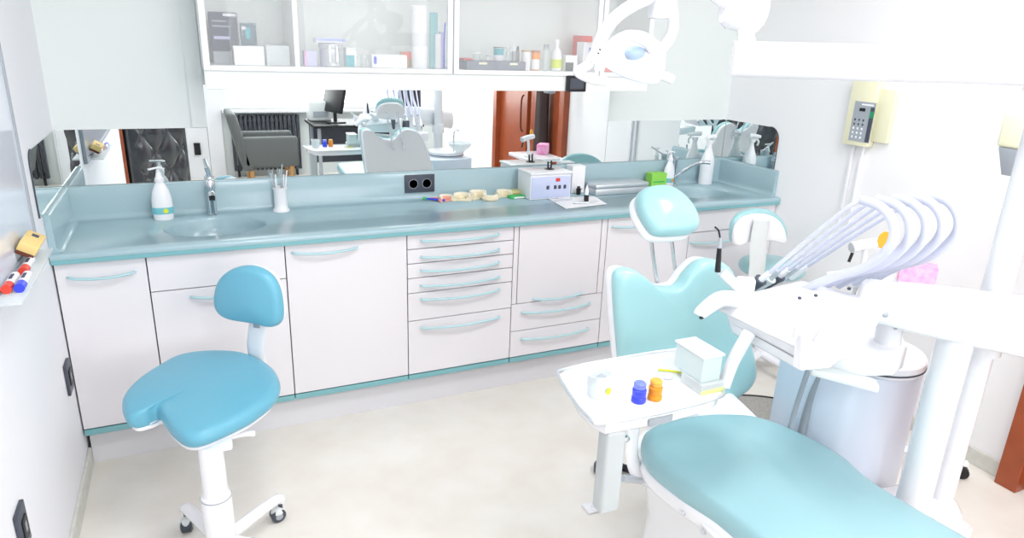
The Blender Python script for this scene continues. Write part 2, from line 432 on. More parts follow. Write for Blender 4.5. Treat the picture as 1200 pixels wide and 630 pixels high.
# ------------------------------------------------------------------ wall cabinet with glass doors
def wall_cabinet():
    x0, x1 = .578, 2.66; yf = -.33; z0 = 1.545; z1 = 2.25
    t = thing('glass_wall_cabinet', (1.6, -.16, 1.47), 'long white wall cabinet with glass doors full of dental supplies', 'cabinet')
    m = MB().box(x0, x0+.018, yf+.02, -.002, z0, z1).box(x1-.018, x1, yf+.02, -.002, z0, z1).box(x0+.018, x1-.018, yf+.02, -.002, z0, z0+.018).box(x0, x1, yf+.02, -.002, z1+.0005, z1+.018)
    m.box(x0+.0185, x1-.0185, -.010, -.003, z0+.0185, z1)
    m.build('case', W_WALL, t, smooth=False)
    MB().box(.925, .943, yf+.03, -.012, z0+.018, z1).build('divider', WPL, t, smooth=False)
    MB().box(x0+.02, x1-.02, yf+.05, -.012, 1.92, 1.926).build('glass_shelf', GLASS, t, smooth=False)
    MB().box(x0, x1, yf+.01, yf+.028, 1.474, z0, .002).build('valance', W_WALL, t, smooth=False)
    for a, b, nm in ((x0, 1.597, 0), (1.603, 2.36, 1), (2.366, x1, 2)):
        f = MB()
        fw = .024
        f.box(a, a+fw, yf, yf+.018, z0, z1, .003).box(b-fw, b, yf, yf+.018, z0, z1, .003).box(a+fw, b-fw, yf, yf+.018, z0, z0+.02, .003).box(a+fw, b-fw, yf, yf+.018, z1-.03, z1, .003)
        d = f.build('door', WPL, t, smooth=False)
        MB().box(a+fw, b-fw, yf+.007, yf+.011, z0+.02, z1-.03).build('glass_pane', GLASS, d, smooth=False)
    c = MB().box(2.18, 2.285, yf-.012, yf+.009, 1.472, 1.548, .004).build('wall_timer', BLACK, smooth=False)
    tag(c, 'small black square timer under the wall cabinet', 'timer')
    MB().box(2.195, 2.27, yf-.0135, yf-.0115, 1.485, 1.535).build('screen', DGREY, c, smooth=False)
wall_cabinet()
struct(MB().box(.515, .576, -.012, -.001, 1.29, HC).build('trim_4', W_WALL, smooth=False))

# shelf contents : bottoms stand on z = 1.5635
SZ = 1.5635; SY = -.20
def sx(px, y=SY): return at(px, 40, y=y).x
def shelf_box(name, px0, px1, h, depth, m, label, cat, y=SY, band=None, z=SZ, group=None):
    a, b = sx(px0, y), sx(px1, y)
    o = MB().box(a, b, y-depth/2, y+depth/2, z, z+h, .002).build(name, m, smooth=False); tag(o, label, cat, group)
    if band:
        for (u0, u1, v0, v1, bm) in band:
            MB().box(a+(b-a)*u0, a+(b-a)*u1, y-depth/2-.0012, y-depth/2+.001, z+h*v0, z+h*v1).build('printed_label', bm, o, smooth=False)
    return o
gb = shelf_box('supply_box', 247, 269, .05, .12, GREY, 'low grey box at the far left of the shelf', 'box', y=-.12)
shelf_box('supply_box', 246, 279, .15, .05, NAVY, 'dark printed box standing on the grey box', 'box', y=-.11, z=SZ+.051, band=[(.12, .7, .3, .38, LILAC), (.5, .95, .9, .97, PAPER), (.1, .8, .62, .66, GREY), (.1, .6, .75, .79, GREY)])
shelf_box('supply_tray', 271, 306, .075, .12, WPL, 'white lidded tray left of the clear container', 'box', y=-.2, band=[(-.02, 1.02, .86, .96, WGR)])
shelf_box('supply_box', 282, 300, .085, .04, mat('dark_green_card', (60, 92, 108), .5), 'dark green box standing on the white tray', 'box', y=-.2, z=SZ+.077, band=[(.3, .6, .3, .8, TURQ), (.05, .35, .7, .85, PAPER)])
shelf_box('clear_container', 309, 336, .08, .1, FROST, 'translucent plastic container beside the white lidded tray', 'container', y=-.2)
shelf_box('supply_box', 354, 369, .062, .05, LILAC, 'small lilac box left of the steel drum', 'box', y=-.18, band=[(0, .12, 0, 1, PINK)])
dx = sx(387); t = thing('steel_drum', (dx, SY, SZ), 'ribbed round steel sterilising drum on the shelf', 'drum')
MB().lathe((dx, SY, SZ), [(.045, 0), (.048, .004), (.047, .02), (.048, .022), (.047, .045), (.048, .047), (.047, .07), (.047, .073)]).build('body', STEEL, t)
MB().lathe((dx, SY, SZ), [(.05, .074), (.052, .077), (.052, .092), (.048, .095), (.001, .096)]).build('lid', STEEL, t)
for q in (-.3, .3): MB().box(dx+q*.05-.004, dx+q*.05+.004, SY-.056, SY-.045, SZ+.02, SZ+.085, .002).build('latch', CHROME, t, smooth=False)
shelf_box('supply_box', 368, 402, .018, .07, PAPER, 'flat white box lying on the steel drum', 'box', y=SY, z=SZ+.098, band=[(0, 1, .3, .9, mat('blue_print', (170, 185, 235), .5))])
shelf_box('supply_box', 403, 415, .08, .06, PAPER, 'white and turquoise box right of the steel drum', 'box', y=-.16, band=[(0, .8, 0, .6, TURQ)])
for k, (p, h) in enumerate(((419, .045), (425, .055), (430, .04))):
    x = sx(p, -.17); o = MB().lathe((x, -.17, SZ), [(.011, 0), (.011, h*.7), (.006, h*.8), (.006, h), (.001, h)], n=14).build('small_vial', WGR)
    tag(o, 'small pale vial between the turquoise box and the wide white box', 'vial', 'small vials on the shelf')
shelf_box('supply_box', 432, 473, .055, .1, PAPER, 'wide white carton in the middle of the shelf', 'box', y=-.2, band=[(.05, .13, .3, .85, mat('blue_mark', (90, 110, 220), .5)), (.8, .86, .3, .6, LILAC)])
shelf_box('supply_box', 470, 483, .068, .06, TAN, 'small box with orange red top beside the paper roll', 'box', y=-.12, band=[(-.02, 1.02, .55, 1.0, mat('coral_card', (245, 130, 105), .5))])
x = sx(491.5, -.2); o = MB().lathe((x, -.2, SZ), [(.034, 0), (.036, .003), (.036, .262), (.034, .265), (.012, .265), (.012, .25), (.001, .25)]).build('paper_roll', PAPER); tag(o, 'tall white paper roll standing on the shelf', 'roll')
x = sx(514, -.2)
t = thing('sterile_pouches', (x, -.2, SZ), 'turquoise and clear packets standing right of the paper roll', 'packets')
MB().box(sx(503), sx(512), -.215, -.2, SZ, SZ+.24, .003).build('packet', mat('turquoise_clear', (150, 215, 220), .3, alpha=.75), t, smooth=False)
MB().box(sx(508), sx(514), -.232, -.219, SZ, SZ+.15, .002).build('packet', PAPER, t, smooth=False)
MB().box(sx(514), sx(519), -.215, -.2, SZ, SZ+.16, .002).build('packet', LILAC, t, smooth=False)
MB().tube([(sx(519), -.22, SZ), (sx(519), -.22, SZ+.12), (sx(520), -.22, SZ+.2)], .003, n=6).build('blue_rod', BLUE, t)
# right section
t = thing('drawer_box', (sx(575), -.2, SZ), 'dark grey low organiser with two yellow labelled drawers', 'organiser')
a, b = sx(541), sx(610); MB().box(a, b, -.27, -.13, SZ, SZ+.04, .002).build('case', mat('slate_plastic', (108, 116, 132), .45), t, smooth=False)
for u in (.0, .5):
    dr = MB().box(a+(b-a)*u+.003, a+(b-a)*(u+.5)-.003, -.272, -.269, SZ+.003, SZ+.037).build('drawer', mat('slate_drawer', (120, 128, 144), .45), t, smooth=False)
    q = a+(b-a)*(u+.22 if u else .2); MB().box(q, q+.04, -.2735, -.2715, SZ+.024, SZ+.034).build('drawer_label', YEL if 0 else CREAM, dr, smooth=False)
OZ = SZ+.0405
def jar(name, px, z, y, r, h, mb, label, cat, capm=None, caph=.012, capr=None, band=None, neck=None, group=None):
    x = sx(px, y); t = thing(name, (x, y, z), label, cat, group)
    if neck: prof = [(r*.9, 0), (r, .003), (r, h*.62), (r*.85, h*.74), (neck, h*.84), (neck, h), (.001, h)]
    else: prof = [(r*.95, 0), (r, .002), (r, h-.002), (r*.95, h), (.001, h)]
    MB().lathe((x, y, z), prof, n=20).build('body', mb, t)
    if capm: MB().lathe((x, y, z+h), [((capr or r*1.05), 0), ((capr or r*1.05), caph*.9), ((capr or r)*.9, caph), (.001, caph)], n=20).build('cap', capm, t)
    if band: MB().lathe((x, y, z), [(r*1.01, h*band[0]), (r*1.015, h*band[0]+.0005), (r*1.015, h*band[1]), (r*1.01, h*band[1]+.0005)], n=20).build('printed_label', band[2], t)
    return t
o = MB().box(sx(541), sx(552), -.23, -.17, OZ, OZ+.008, .002).build('lid', RED, smooth=False); tag(o, 'thin red topped packet lying on the dark organiser', 'packet')
jar('jar', 559, OZ, -.2, .018, .03, CLEARP, 'small clear jar on the left of the dark organiser', 'jar', WPL, .006)
jar('jar', 572, OZ, -.17, .01, .018, WPL, 'tiny white pot between the clear jar and the turquoise banded jar', 'jar', GREY, .004)
jar('jar', 585, OZ, -.2, .024, .058, WPL, 'white jar with turquoise band on the dark organiser', 'jar', DGREY, .004, band=(.45, .95, TURQ))
jar('bottle', 596, OZ, -.2, .013, .055, CLEARP, 'clear bottle right of the turquoise banded jar', 'bottle', FROST, .008, neck=.008)
jar('bottle', 602.5, OZ, -.225, .008, .045, GREY, 'slim grey and white vial on the organiser', 'vial', WPL, .03, .005)
jar('bottle', 607.5, OZ, -.2, .009, .05, mat('smoke_bottle', (130, 125, 130), .3), 'slim vial with dark grey cap at the right end of the organiser', 'vial', DGREY, .018, .006)
jar('jar', 617.5, SZ, -.2, .022, .085, PAPER, 'white canister left of the orange canister', 'canister', TAN, .008)
jar('jar', 629, SZ, -.2, .021, .083, ORANGE, 'orange canister with white label', 'canister', mat('brown_cap', (185, 120, 90), .5), .01, band=(.05, .62, PAPER))
jar('bottle', 641, SZ, -.19, .019, .10, CLEARP, 'clear straight vial with grey cap', 'vial', GREY, .022, .014)
jar('bottle', 653.5, SZ, -.2, .027, .128, WPL, 'white plastic bottle with yellow green mark on its label', 'bottle', WPL, .018, .012, band=(.1, .42, mat('lime_print', (215, 232, 80), .5)), neck=.011)
shelf_box('supply_box', 662, 676, .075, .05, PAPER, 'small white box with dark lower half beside the white bottle', 'box', y=-.2, band=[(0, .65, 0, .55, DGREY)])
shelf_box('supply_box', 676, 690, .17, .08, RED, 'tall red and violet box near the operating lamp', 'box', y=-.1, band=[(0, .2, 0, .8, NAVY)])
shelf_box('supply_box', 681, 702, .14, .07, PAPER, 'white box with blue print in front of the red box', 'box', y=-.21, band=[(.3, .8, .68, .82, mat('blue_letters', (110, 130, 215), .5)), (.3, .7, .48, .58, mat('blue_letters2', (140, 155, 220), .5))])
shelf_box('supply_box', 709, 721, .022, .05, mat('coral_box', (246, 140, 130), .5), 'small coral box seen under the lamp head', 'box', y=-.2)

# ------------------------------------------------------------------ things on the worktop
def soap(px, label, y=-.12, h=.225, name='soap_bottle', rz=0, band=(120, 195, 205)):
    x = at(px, 230, y=y).x; t = thing(name, (x, y, ZT+.0005), label, 'soap bottle')
    s = h/.225
    MB().lathe((x, y, ZT+.0005), [(.036*s, 0), (.039*s, .004), (.041*s, .05*s), (.040*s, .09*s), (.033*s, .125*s), (.022*s, .15*s), (.015*s, .162*s), (.015*s, .166*s), (.001, .166*s)], sx=1, sy=.62).build('body', WPL, t)
    MB().lathe((x, y, ZT+.166*s), [(.018*s, 0), (.018*s, .014*s), (.013*s, .02*s), (.010*s, .036*s), (.006*s, .04*s), (.006*s, .052*s), (.001, .052*s)]).build('pump_collar', WPL, t)
    MB().tube([(x+.022*s, y-.01, ZT+.221*s), (x, y, ZT+.225*s), (x-.035*s, y-.02, ZT+.222*s)], .008*s, flat=.5).build('pump_nozzle', WPL, t)
    MB().lathe((x, y, ZT), [(.0415*s, .028*s), (.0425*s, .030*s), (.0425*s, .055*s), (.0415*s, .057*s)], sx=1, sy=.62).build('printed_label', mat('soap_label', band, .5), t)
    MB().lathe((x+.012*s, y-.0268*s, ZT+.043*s), [(.001, 0), (.010*s, 0), (.010*s, .0015), (.001, .0016)], ax=(0, -1, 0), n=16).build('label_spot', YEL if rz == 0 else ORANGE, t)
    return t
soap(189, 'white pump soap bottle beside the left sink', y=-.095)
soap(781, 'white pump soap bottle in front of the right tap, beside the green box', y=-.075, h=.205, rz=1)

def tap(x, y, label):
    t = thing('tap', (x, y, ZT+.0005), label, 'tap')
    MB().lathe((x, y, ZT+.0005), [(.027, 0), (.027, .006), (.020, .010), (.019, .03), (.019, .115), (.021, .12), (.021, .15), (.016, .158), (.001, .16)]).build('body', CHROME, t)
    MB().tube([(x, y-.01, ZT+.085), (x, y-.05, ZT+.105), (x, y-.11, ZT+.118), (x, y-.13, ZT+.108)], lambda q: .017-.003*q, flat=.8).build('spout', CHROME, t)
    MB().lathe((x, y-.13, ZT+.107), [(.012, 0), (.012, -.012), (.001, -.012)]).build('aerator', BLACK, t)
    MB().tube([(x, y, ZT+.155), (x, y+.002, ZT+.175), (x-.006, y-.02, ZT+.20), (x-.012, y-.05, ZT+.222)], lambda q: .011-.004*q, flat=.6).build('lever', CHROME, t)
tap(.562, -.062, 'chrome single lever tap behind the left sink')
def tap2():
    x, y = 3.10, -.062; t = thing('tap', (x, y, ZT+.0005), 'chrome tap with a long side lever behind the right sink', 'tap')
    MB().lathe((x, y, ZT+.0005), [(.024, 0), (.024, .006), (.016, .010), (.015, .03), (.015, .14), (.017, .145), (.017, .17), (.001, .172)]).build('body', CHROME, t)
    MB().tube([(x, y-.008, ZT+.05), (x+.03, y-.035, ZT+.085), (x+.075, y-.07, ZT+.13), (x+.11, y-.1, ZT+.15), (x+.15, y-.13, ZT+.152)], lambda q: .008+.004*q).build('spout', CHROME, t)
    MB().tube([(x, y, ZT+.165), (x-.04, y-.01, ZT+.185), (x-.09, y-.015, ZT+.215)], lambda q: .008-.003*q, flat=.6).build('lever', CHROME, t)
tap2()

# instrument cup
x, y = at(329, 235, y=-.08).x, -.08
t = thing('instrument_cup', (x, y, ZT+.0005), 'white round cup full of steel instruments on the worktop', 'cup')
MB().lathe((x, y, ZT+.0005), [(.036, 0), (.037, .004), (.037, .008), (.031, .016), (.029, .03), (.029, .098), (.032, .105), (.033, .112), (.030, .113), (.027, .108), (.027, .02), (.001, .018)]).build('body', WPL, t)
for k, (a, l, lean) in enumerate(((.2, .17, .12), (1.2, .15, .2), (2.2, .17, -.15), (3.0, .165, .25), (4.1, .15, .3), (5.2, .16, .2), (5.9, .19, .32), (2.7, .15, .1))):
    p = V((x+.012*math.cos(a), y+.012*math.sin(a), ZT+.022)); q = V((x+(.012+.04*abs(lean)*2)*math.cos(a), y+(.02)*math.sin(a), ZT+l))
    o = MB().tube([p, (p+q)/2, q], lambda u: .0035-.0015*abs(u-.5), n=8).build('dental_instrument', STEEL if k % 2 else WPL)
    tag(o, 'thin dental instrument standing in the white cup', 'instrument', 'dental instruments in the white cup')

# wall socket in the upstand
def socket(c, u, n, label, w=.155, h=.09):
    c = V(c); u = V(u); n = V(n); t = thing('power_socket', c, label, 'socket')
    MB().obox(c+n*.005, u, (0, 0, 1), n, w, h, .01, .002).build('plate', DGREY, t)
    for s in ((-.5, .5) if w > .12 else (0,)):
        cc = c+u*(s*.07)+n*.011
        MB().lathe(cc, [(.001, -.004), (.017, -.004), (.021, .0015), (.023, .0015), (.023, 0)], ax=n, n=24).build('outlet', BLACK, t)
        MB().lathe(cc, [(.0225, 0), (.0225, .0022), (.0245, .0022), (.0245, 0)], ax=n, n=24).build('ring', GREY, t)
socket((1.535, -.0235, .995), (1, 0, 0), (0, -1, 0), 'dark grey double power socket in the teal upstand')
def side_socket(y, z, label):
    t = thing('power_socket', (0, y, z), label, 'socket')
    MB().box(0.0005, .011, y-.042, y+.042, z-.06, z+.06, .003).build('plate', DGREY, t)
    MB().box(.011, .014, y-.022, y+.022, z-.03, z+.03, .003).build('outlet', BLACK, t)
    MB().box(.013, .0148, y-.004, y+.01, z-.012, z+.014).build('pin', GREY, t)
side_socket(-.593, .462, 'dark wall socket on the left wall next to the cabinet side')
side_socket(-1.475, .455, 'dark wall socket low on the left wall nearest the camera')

# clutter row
def along(px, py=228, y=-.07): return at(px, py, y=y).x
t = thing('toothbrush', (along(508), -.09, ZT+.001), 'toothbrush with violet blue handle lying by the socket', 'toothbrush')
x = along(508); MB().tube([(x-.04, -.06, ZT+.012), (x, -.085, ZT+.012), (x+.045, -.115, ZT+.010)], lambda q: .006+.003*q, flat=.7).build('handle', BLUE, t)
MB().tube([(x-.05, -.055, ZT+.013), (x-.035, -.062, ZT+.014)], .009, flat=.8).build('brush_head', DGREEN, t)
o = MB().tube([(x-.01, -.055, ZT+.009), (x+.02, -.065, ZT+.009), (x+.05, -.075, ZT+.009)], .0085, flat=.8).build('toothbrush', mat('salmon', (240, 150, 140), .4)); tag(o, 'short salmon pink brush beside the violet blue toothbrush', 'toothbrush')
def denture(px, y, s, rz, label, red=False):
    x = along(px, y=y); t = thing('dental_model', (x, y, ZT+.0008), label, 'dental model', None)
    t.rotation_euler = (0, 0, rz)
    P = []
    for k in range(15):
        a = -PI*.02+PI*1.04*k/14; P.append(V((.034*s*math.cos(a), .04*s*math.sin(a)-.01, 0)))
    m = MB(); base = P
    m.tube([p+V((0, 0, .011*s)) for p in base], .013*s, n=10, sm=2)
    m.prism([(p.x*1.12, p.y*1.12, 0) for p in base], (0, 0, .008*s), .002)
    m.build('arch', PLASTER if not red else mat('pink_gum', (238, 170, 150), .5), t, local=True)
    m = MB()
    for i, p in enumerate(base):
        m.ell(p+V((0, 0, .025*s)), .0052*s, .0052*s, .009*s, n=8, m=6)
    m.build('teeth', mat('ivory', (246, 240, 222), .4), t, local=True)
denture(522, -.095, .95, .3, 'small dental model with pink gums, leftmost of the models', True)
denture(541, -.105, 1.15, -.3, 'largest plaster jaw model, second from the left of the models')
denture(560, -.085, 1.25, .5, 'tall plaster jaw model in the middle of the row')
denture(574, -.13, 1.0, 2.2, 'plaster jaw model lying turned round beside the tall one')
denture(590, -.085, 1.1, .1, 'plaster jaw model at the right end of the row')
a, b = along(596), along(611)
o = MB().box(a, b, -.085, -.035, ZT+.0008, ZT+.03, .002).build('card_box', mat('sand_card', (226, 218, 160), .6), smooth=False); tag(o, 'low sand yellow card box behind the green case', 'box')
MB().box(a, b, -.0865, -.084, ZT+.008, ZT+.018).build('printed_band', TAN, o, smooth=False)
t = thing('green_case', (along(604, y=-.12), -.12, ZT+.0008), 'small flat bright green plastic case', 'case')
a, b = along(596, y=-.12), along(613, y=-.12)
MB().box(a, b, -.15, -.1, ZT+.0008, ZT+.016, .004).build('shell', DGREEN, t); MB().box(a+.02, b-.006, -.1515, -.149, ZT+.004, ZT+.012).build('sticker', PAPER, t, smooth=False)

# table-top device
def device():
    x0 = along(620, y=-.19); x1 = along(667, y=-.19); y0, y1 = -.20, -.045
    t = thing('electric_device', ((x0+x1)/2, -.12, ZT+.0008), 'white and lilac box shaped device with red switch and four dark sockets', 'device')
    MB().box(x0, x1, y0, y1, ZT+.0008, ZT+.135, .004).build('housing', WPL, t)
    MB().box(x0+.006, x1-.006, y0-.004, y0, ZT+.008, ZT+.122, .002).build('front_panel', PALEB, t)
    zc = ZT+.095; xc = x0+(x1-x0)*.66
    MB().box(xc-.012, xc+.012, y0-.009, y0-.003, zc, zc+.018, .002).build('red_switch', RED, t)
    for f in (.42, .6, .71, .84):
        q = x0+(x1-x0)*f; MB().box(q-.008, q+.008, y0-.0075, y0-.003, ZT+.055, ZT+.075, .002).build('outlet', DGREY, t)
    MB().box(x0-.004, x1+.004, y0-.01, y1, ZT+.135, ZT+.145, .003).build('lid', WPL, t)
    m = MB(); xp = x0+(x1-x0)*.62
    m.lathe((xp, -.12, ZT+.145), [(.026, 0), (.026, .003), (.008, .006), (.005, .008)])
    m.cyl((xp-.008, -.12, ZT+.15), (xp-.010, -.12, ZT+.185), .0045).cyl((xp+.01, -.12, ZT+.15), (xp+.01, -.12, ZT+.19), .0045)
    m.build('prongs', BLACK, t)
device()
a, b = along(666, y=-.09), along(683, y=-.09)
t = thing('carton', ((a+b)/2, -.07, ZT+.0008), 'plain white upright carton right of the electric device', 'box')
MB().box(a+.012, b, -.1, -.03, ZT+.0008, ZT+.15, .002).build('carton_body', PAPER, t, smooth=False); MB().box(a+.04, b-.012, -.1012, -.0995, ZT+.02, ZT+.024).build('printed_mark', RED, t, smooth=False)
# paper sheet and bits
zp = ZT+.0008
pts = [at(640, 231.5, z=zp), at(694, 229, z=zp), at(709, 238, z=zp), at(661, 243.5, z=zp)]
for p in pts: p.y -= .02
o = MB().prism(pts, (0, 0, .0012)).build('paper_sheet', PAPER, smooth=False); tag(o, 'white printed paper sheet in front of the electric device', 'paper')
c = sum(pts, V())/4
for k in range(5):
    q = c+V((-.06+.03*k, -.045+.025*(k % 3), .002)); MB().box(q.x, q.x+.05, q.y, q.y+.006, zp+.0012, zp+.0018).build('printed_line', GREY, o, smooth=False)
for k, (px, py, l, rz) in enumerate(((640, 233, .09, .1), (652, 233.5, .08, -.1), (648, 235.5, .1, .3), (670, 238, .09, -.5))):
    p = at(px, py, z=zp); p.y -= .02; q = p+V((l*math.cos(rz), l*math.sin(rz)*.4, 0))
    o = MB().tube([p+V((0, 0, .0065)), (p+q)/2+V((0, 0, .0065)), q+V((0, 0, .0065))], lambda u: .0032+.0012*math.sin(u*9), n=8).build('dental_instrument', STEEL); tag(o, 'steel hand instrument lying on the paper sheet', 'instrument', 'instruments on the paper sheet')
def dropper(px, py, label, dark):
    p = at(px, py, z=ZT); p.y = min(p.y-.02, -.06); t = thing('dropper_bottle', (p.x, p.y, ZT+.0021), label, 'bottle')
    z = ZT+.0021
    MB().lathe((p.x, p.y, z), [(.012, 0), (.013, .002), (.013, .03), (.009, .034), (.001, .034)], n=18).build('body', BLACK, t)
    if dark: MB().lathe((p.x, p.y, z+.034), [(.009, 0), (.009, .01), (.001, .011)], n=18).build('cap', DGREY, t)
    else: MB().lathe((p.x, p.y, z+.034), [(.010, 0), (.011, .02), (.006, .04), (.002, .052), (.001, .053)], n=18).build('cap', WPL, t)
dropper(675.5, 227, 'small all dark dropper bottle beside the white carton', True)
dropper(684.5, 235, 'dropper bottle with dark base and tall white tip', False)
# steel trays, cup
a, b = along(698, y=-.2), along(752, y=-.12)
t = thing('steel_box', ((a+b)/2, -.14, ZT+.0008), 'flat brushed steel instrument box with lid left of the steel cup', 'box')
MB().box(a, b-.02, -.20, -.06, ZT+.0008, ZT+.038, .006).build('body', STEEL, t); MB().box(a-.003, b-.017, -.204, -.056, ZT+.038, ZT+.062, .008).build('lid', STEEL, t)
x = along(751, y=-.14)
t = thing('steel_cup', (x+.01, -.15, ZT+.0008), 'small round steel cup beside the flat steel box', 'cup')
MB().lathe((x+.01, -.15, ZT+.0008), [(.021, 0), (.022, .003), (.022, .048), (.024, .05), (.022, .05), (.020, .047), (.020, .006), (.001, .004)]).build('body', STEEL, t)
MB().tube([(x-.01, -.15, ZT+.046), (x-.03, -.152, ZT+.052), (x-.05, -.153, ZT+.053)], .004, flat=.5).build('handle', STEEL, t)
a, b = along(759, y=-.09), along(776, y=-.09)
o = MB().box(a, b, -.115, -.055, ZT+.0008, ZT+.088, .001).build('green_box', GREEN, smooth=False); tag(o, 'bright green small carton left of the right soap bottle', 'box')
MB().box(a+.01, b-.014, -.1165, -.1145, ZT+.035, ZT+.042).build('printed_mark', DGREEN, o, smooth=False)
# spray bottle
x, y = at(829, 190, y=-.075).x, -.075
t = thing('spray_bottle', (x, y, ZT+.0008), 'white trigger spray bottle beside the right sink', 'spray bottle')
MB().lathe((x, y, ZT+.0008), [(.044, 0), (.046, .004), (.046, .13), (.042, .155), (.028, .19), (.017, .22), (.015, .235), (.015, .245), (.001, .245)], sy=.75).build('body', WPL, t)
MB().lathe((x, y, ZT+.246), [(.019, 0), (.019, .018), (.001, .019)]).build('collar', WPL, t)
MB().tube([(x+.035, y, ZT+.285), (x, y, ZT+.285), (x-.045, y-.02, ZT+.278)], lambda q: .017-.006*q, flat=.9).build('spray_head', WPL, t)
MB().tube([(x-.02, y-.01, ZT+.27), (x-.035, y-.018, ZT+.25), (x-.03, y-.016, ZT+.225)], .006).build('trigger', WGR, t)

# ------------------------------------------------------------------ whiteboard on the left wall
t = thing('whiteboard', (0, -1.4, 1.05), 'white framed marker board hanging on the left wall', 'whiteboard')
yb0, yb1, zb0, zb1 = -.735, -2.2, 1.035, 2.1
MB().box(.001, .012, yb1, yb0, zb0, zb1).build('board', WHITEB, t, smooth=False)
m = MB().box(.0, .018, yb0-.012, yb0+.004, zb0-.01, zb1+.01, .003).box(.0, .018, yb1-.004, yb1+.012, zb0-.01, zb1+.01, .003).box(0, .018, yb1, yb0, zb1-.004, zb1+.012, .003).box(0, .018, yb1, yb0, zb0-.012, zb0+.004, .003)
m.build('frame', GREY, t, smooth=False)
MB().box(.018, .078, -1.36, -.86, 1.022, 1.030, .003).build('pen_tray', FROST, t)
TZ = 1.0305
t = thing('board_eraser', (.05, -.93, TZ), 'cork coloured board eraser on the pen tray', 'eraser')
ec = at(37, 284, x=.045); eu, ev, ew = V((.85, 0, -.5)), V((0, 1, 0)), V((.5, 0, .85))
MB().obox(ec, eu, ev, ew, .05, .135, .028, .003).build('block', FOAM, t); MB().obox(ec-ew.normalized()*.020, eu, ev, ew, .046, .13, .012, .002).build('felt', DBROWN, t)
MB().obox(ec+ew.normalized()*.0142+V((0, .03, 0)), eu, ev, ew, .018, .025, .001).build('printed_mark', NAVY, t, smooth=False)
TZ = 1.0305
def marker(x, y, col, label, z=0, l=.12):
    t = thing('board_marker', (x, y, TZ+z), label, 'marker', None); r = .0115; c = TZ+z+r
    MB().cyl((x, y, c), (x, y+l*.68, c), r).build('barrel', WPL, t)
    MB().cyl((x, y, c), (x, y-l*.30, c), r*1.08).build('cap', col, t)
    MB().cyl((x, y+l*.68, c), (x, y+l*.72, c), r*.8).build('end_plug', WPL, t)
    MB().box(x-.004, x+.004, y+.02, y+.06, c+r-.0006, c+r+.0006).build('printed_mark', NAVY, t, smooth=False)
marker(.045, -1.10, RED, 'red capped marker nearest to the eraser')
marker(.032, -1.245, mat('red_plastic2', (230, 75, 60), .4), 'red capped marker behind the blue capped one')
marker(.060, -1.245, BLUE, 'blue capped marker at the front of the pen tray')

# ------------------------------------------------------------------ blue saddle stool
def five_star(t, c, rad, rz, zc=.075):
    legs = []
    for k in range(5):
        a = rz+2*PI*k/5; d = V((math.cos(a), math.sin(a), 0)); c0 = V((c.x, c.y, 0))
        lg = MB().tube([c0+d*.02+V((0, 0, zc+.035)), c0+d*.10+V((0, 0, zc+.03)), c0+d*rad*.75+V((0, 0, zc+.026)), c0+d*(rad-.005)+V((0, 0, zc+.018)), c0+d*rad+V((0, 0, zc))], lambda u: .027-.009*u, flat=.8).build('leg', WENM, t)
        q = c0+d*rad; n = V((-d.y, d.x, 0)); w = n*math.cos(.5)+d*math.sin(.5)
        cs = MB().cyl(q+V((0, 0, .04)), q+V((0, 0, zc+.005)), .008).build('castor', DGREY, lg)
        m = MB(); cc = q-w.cross(V((0, 0, 1)))*.012; cc.z = .0265
        m.lathe(cc-w*.019, [(.001, 0), (.020, 0), (.026, .004), (.026, .034), (.020, .038), (.001, .038)], ax=w, n=24)
        m.build('wheel', DGREY, lg)
        MB().lathe(cc-w*.0205, [(.001, 0), (.013, 0), (.013, .041), (.001, .041)], ax=w, n=20).build('hub', GREY, lg)
        MB().ell(cc+V((0, 0, .008)), .024, .024, .024, z0=.1).build('castor_hood', WGR, lg)
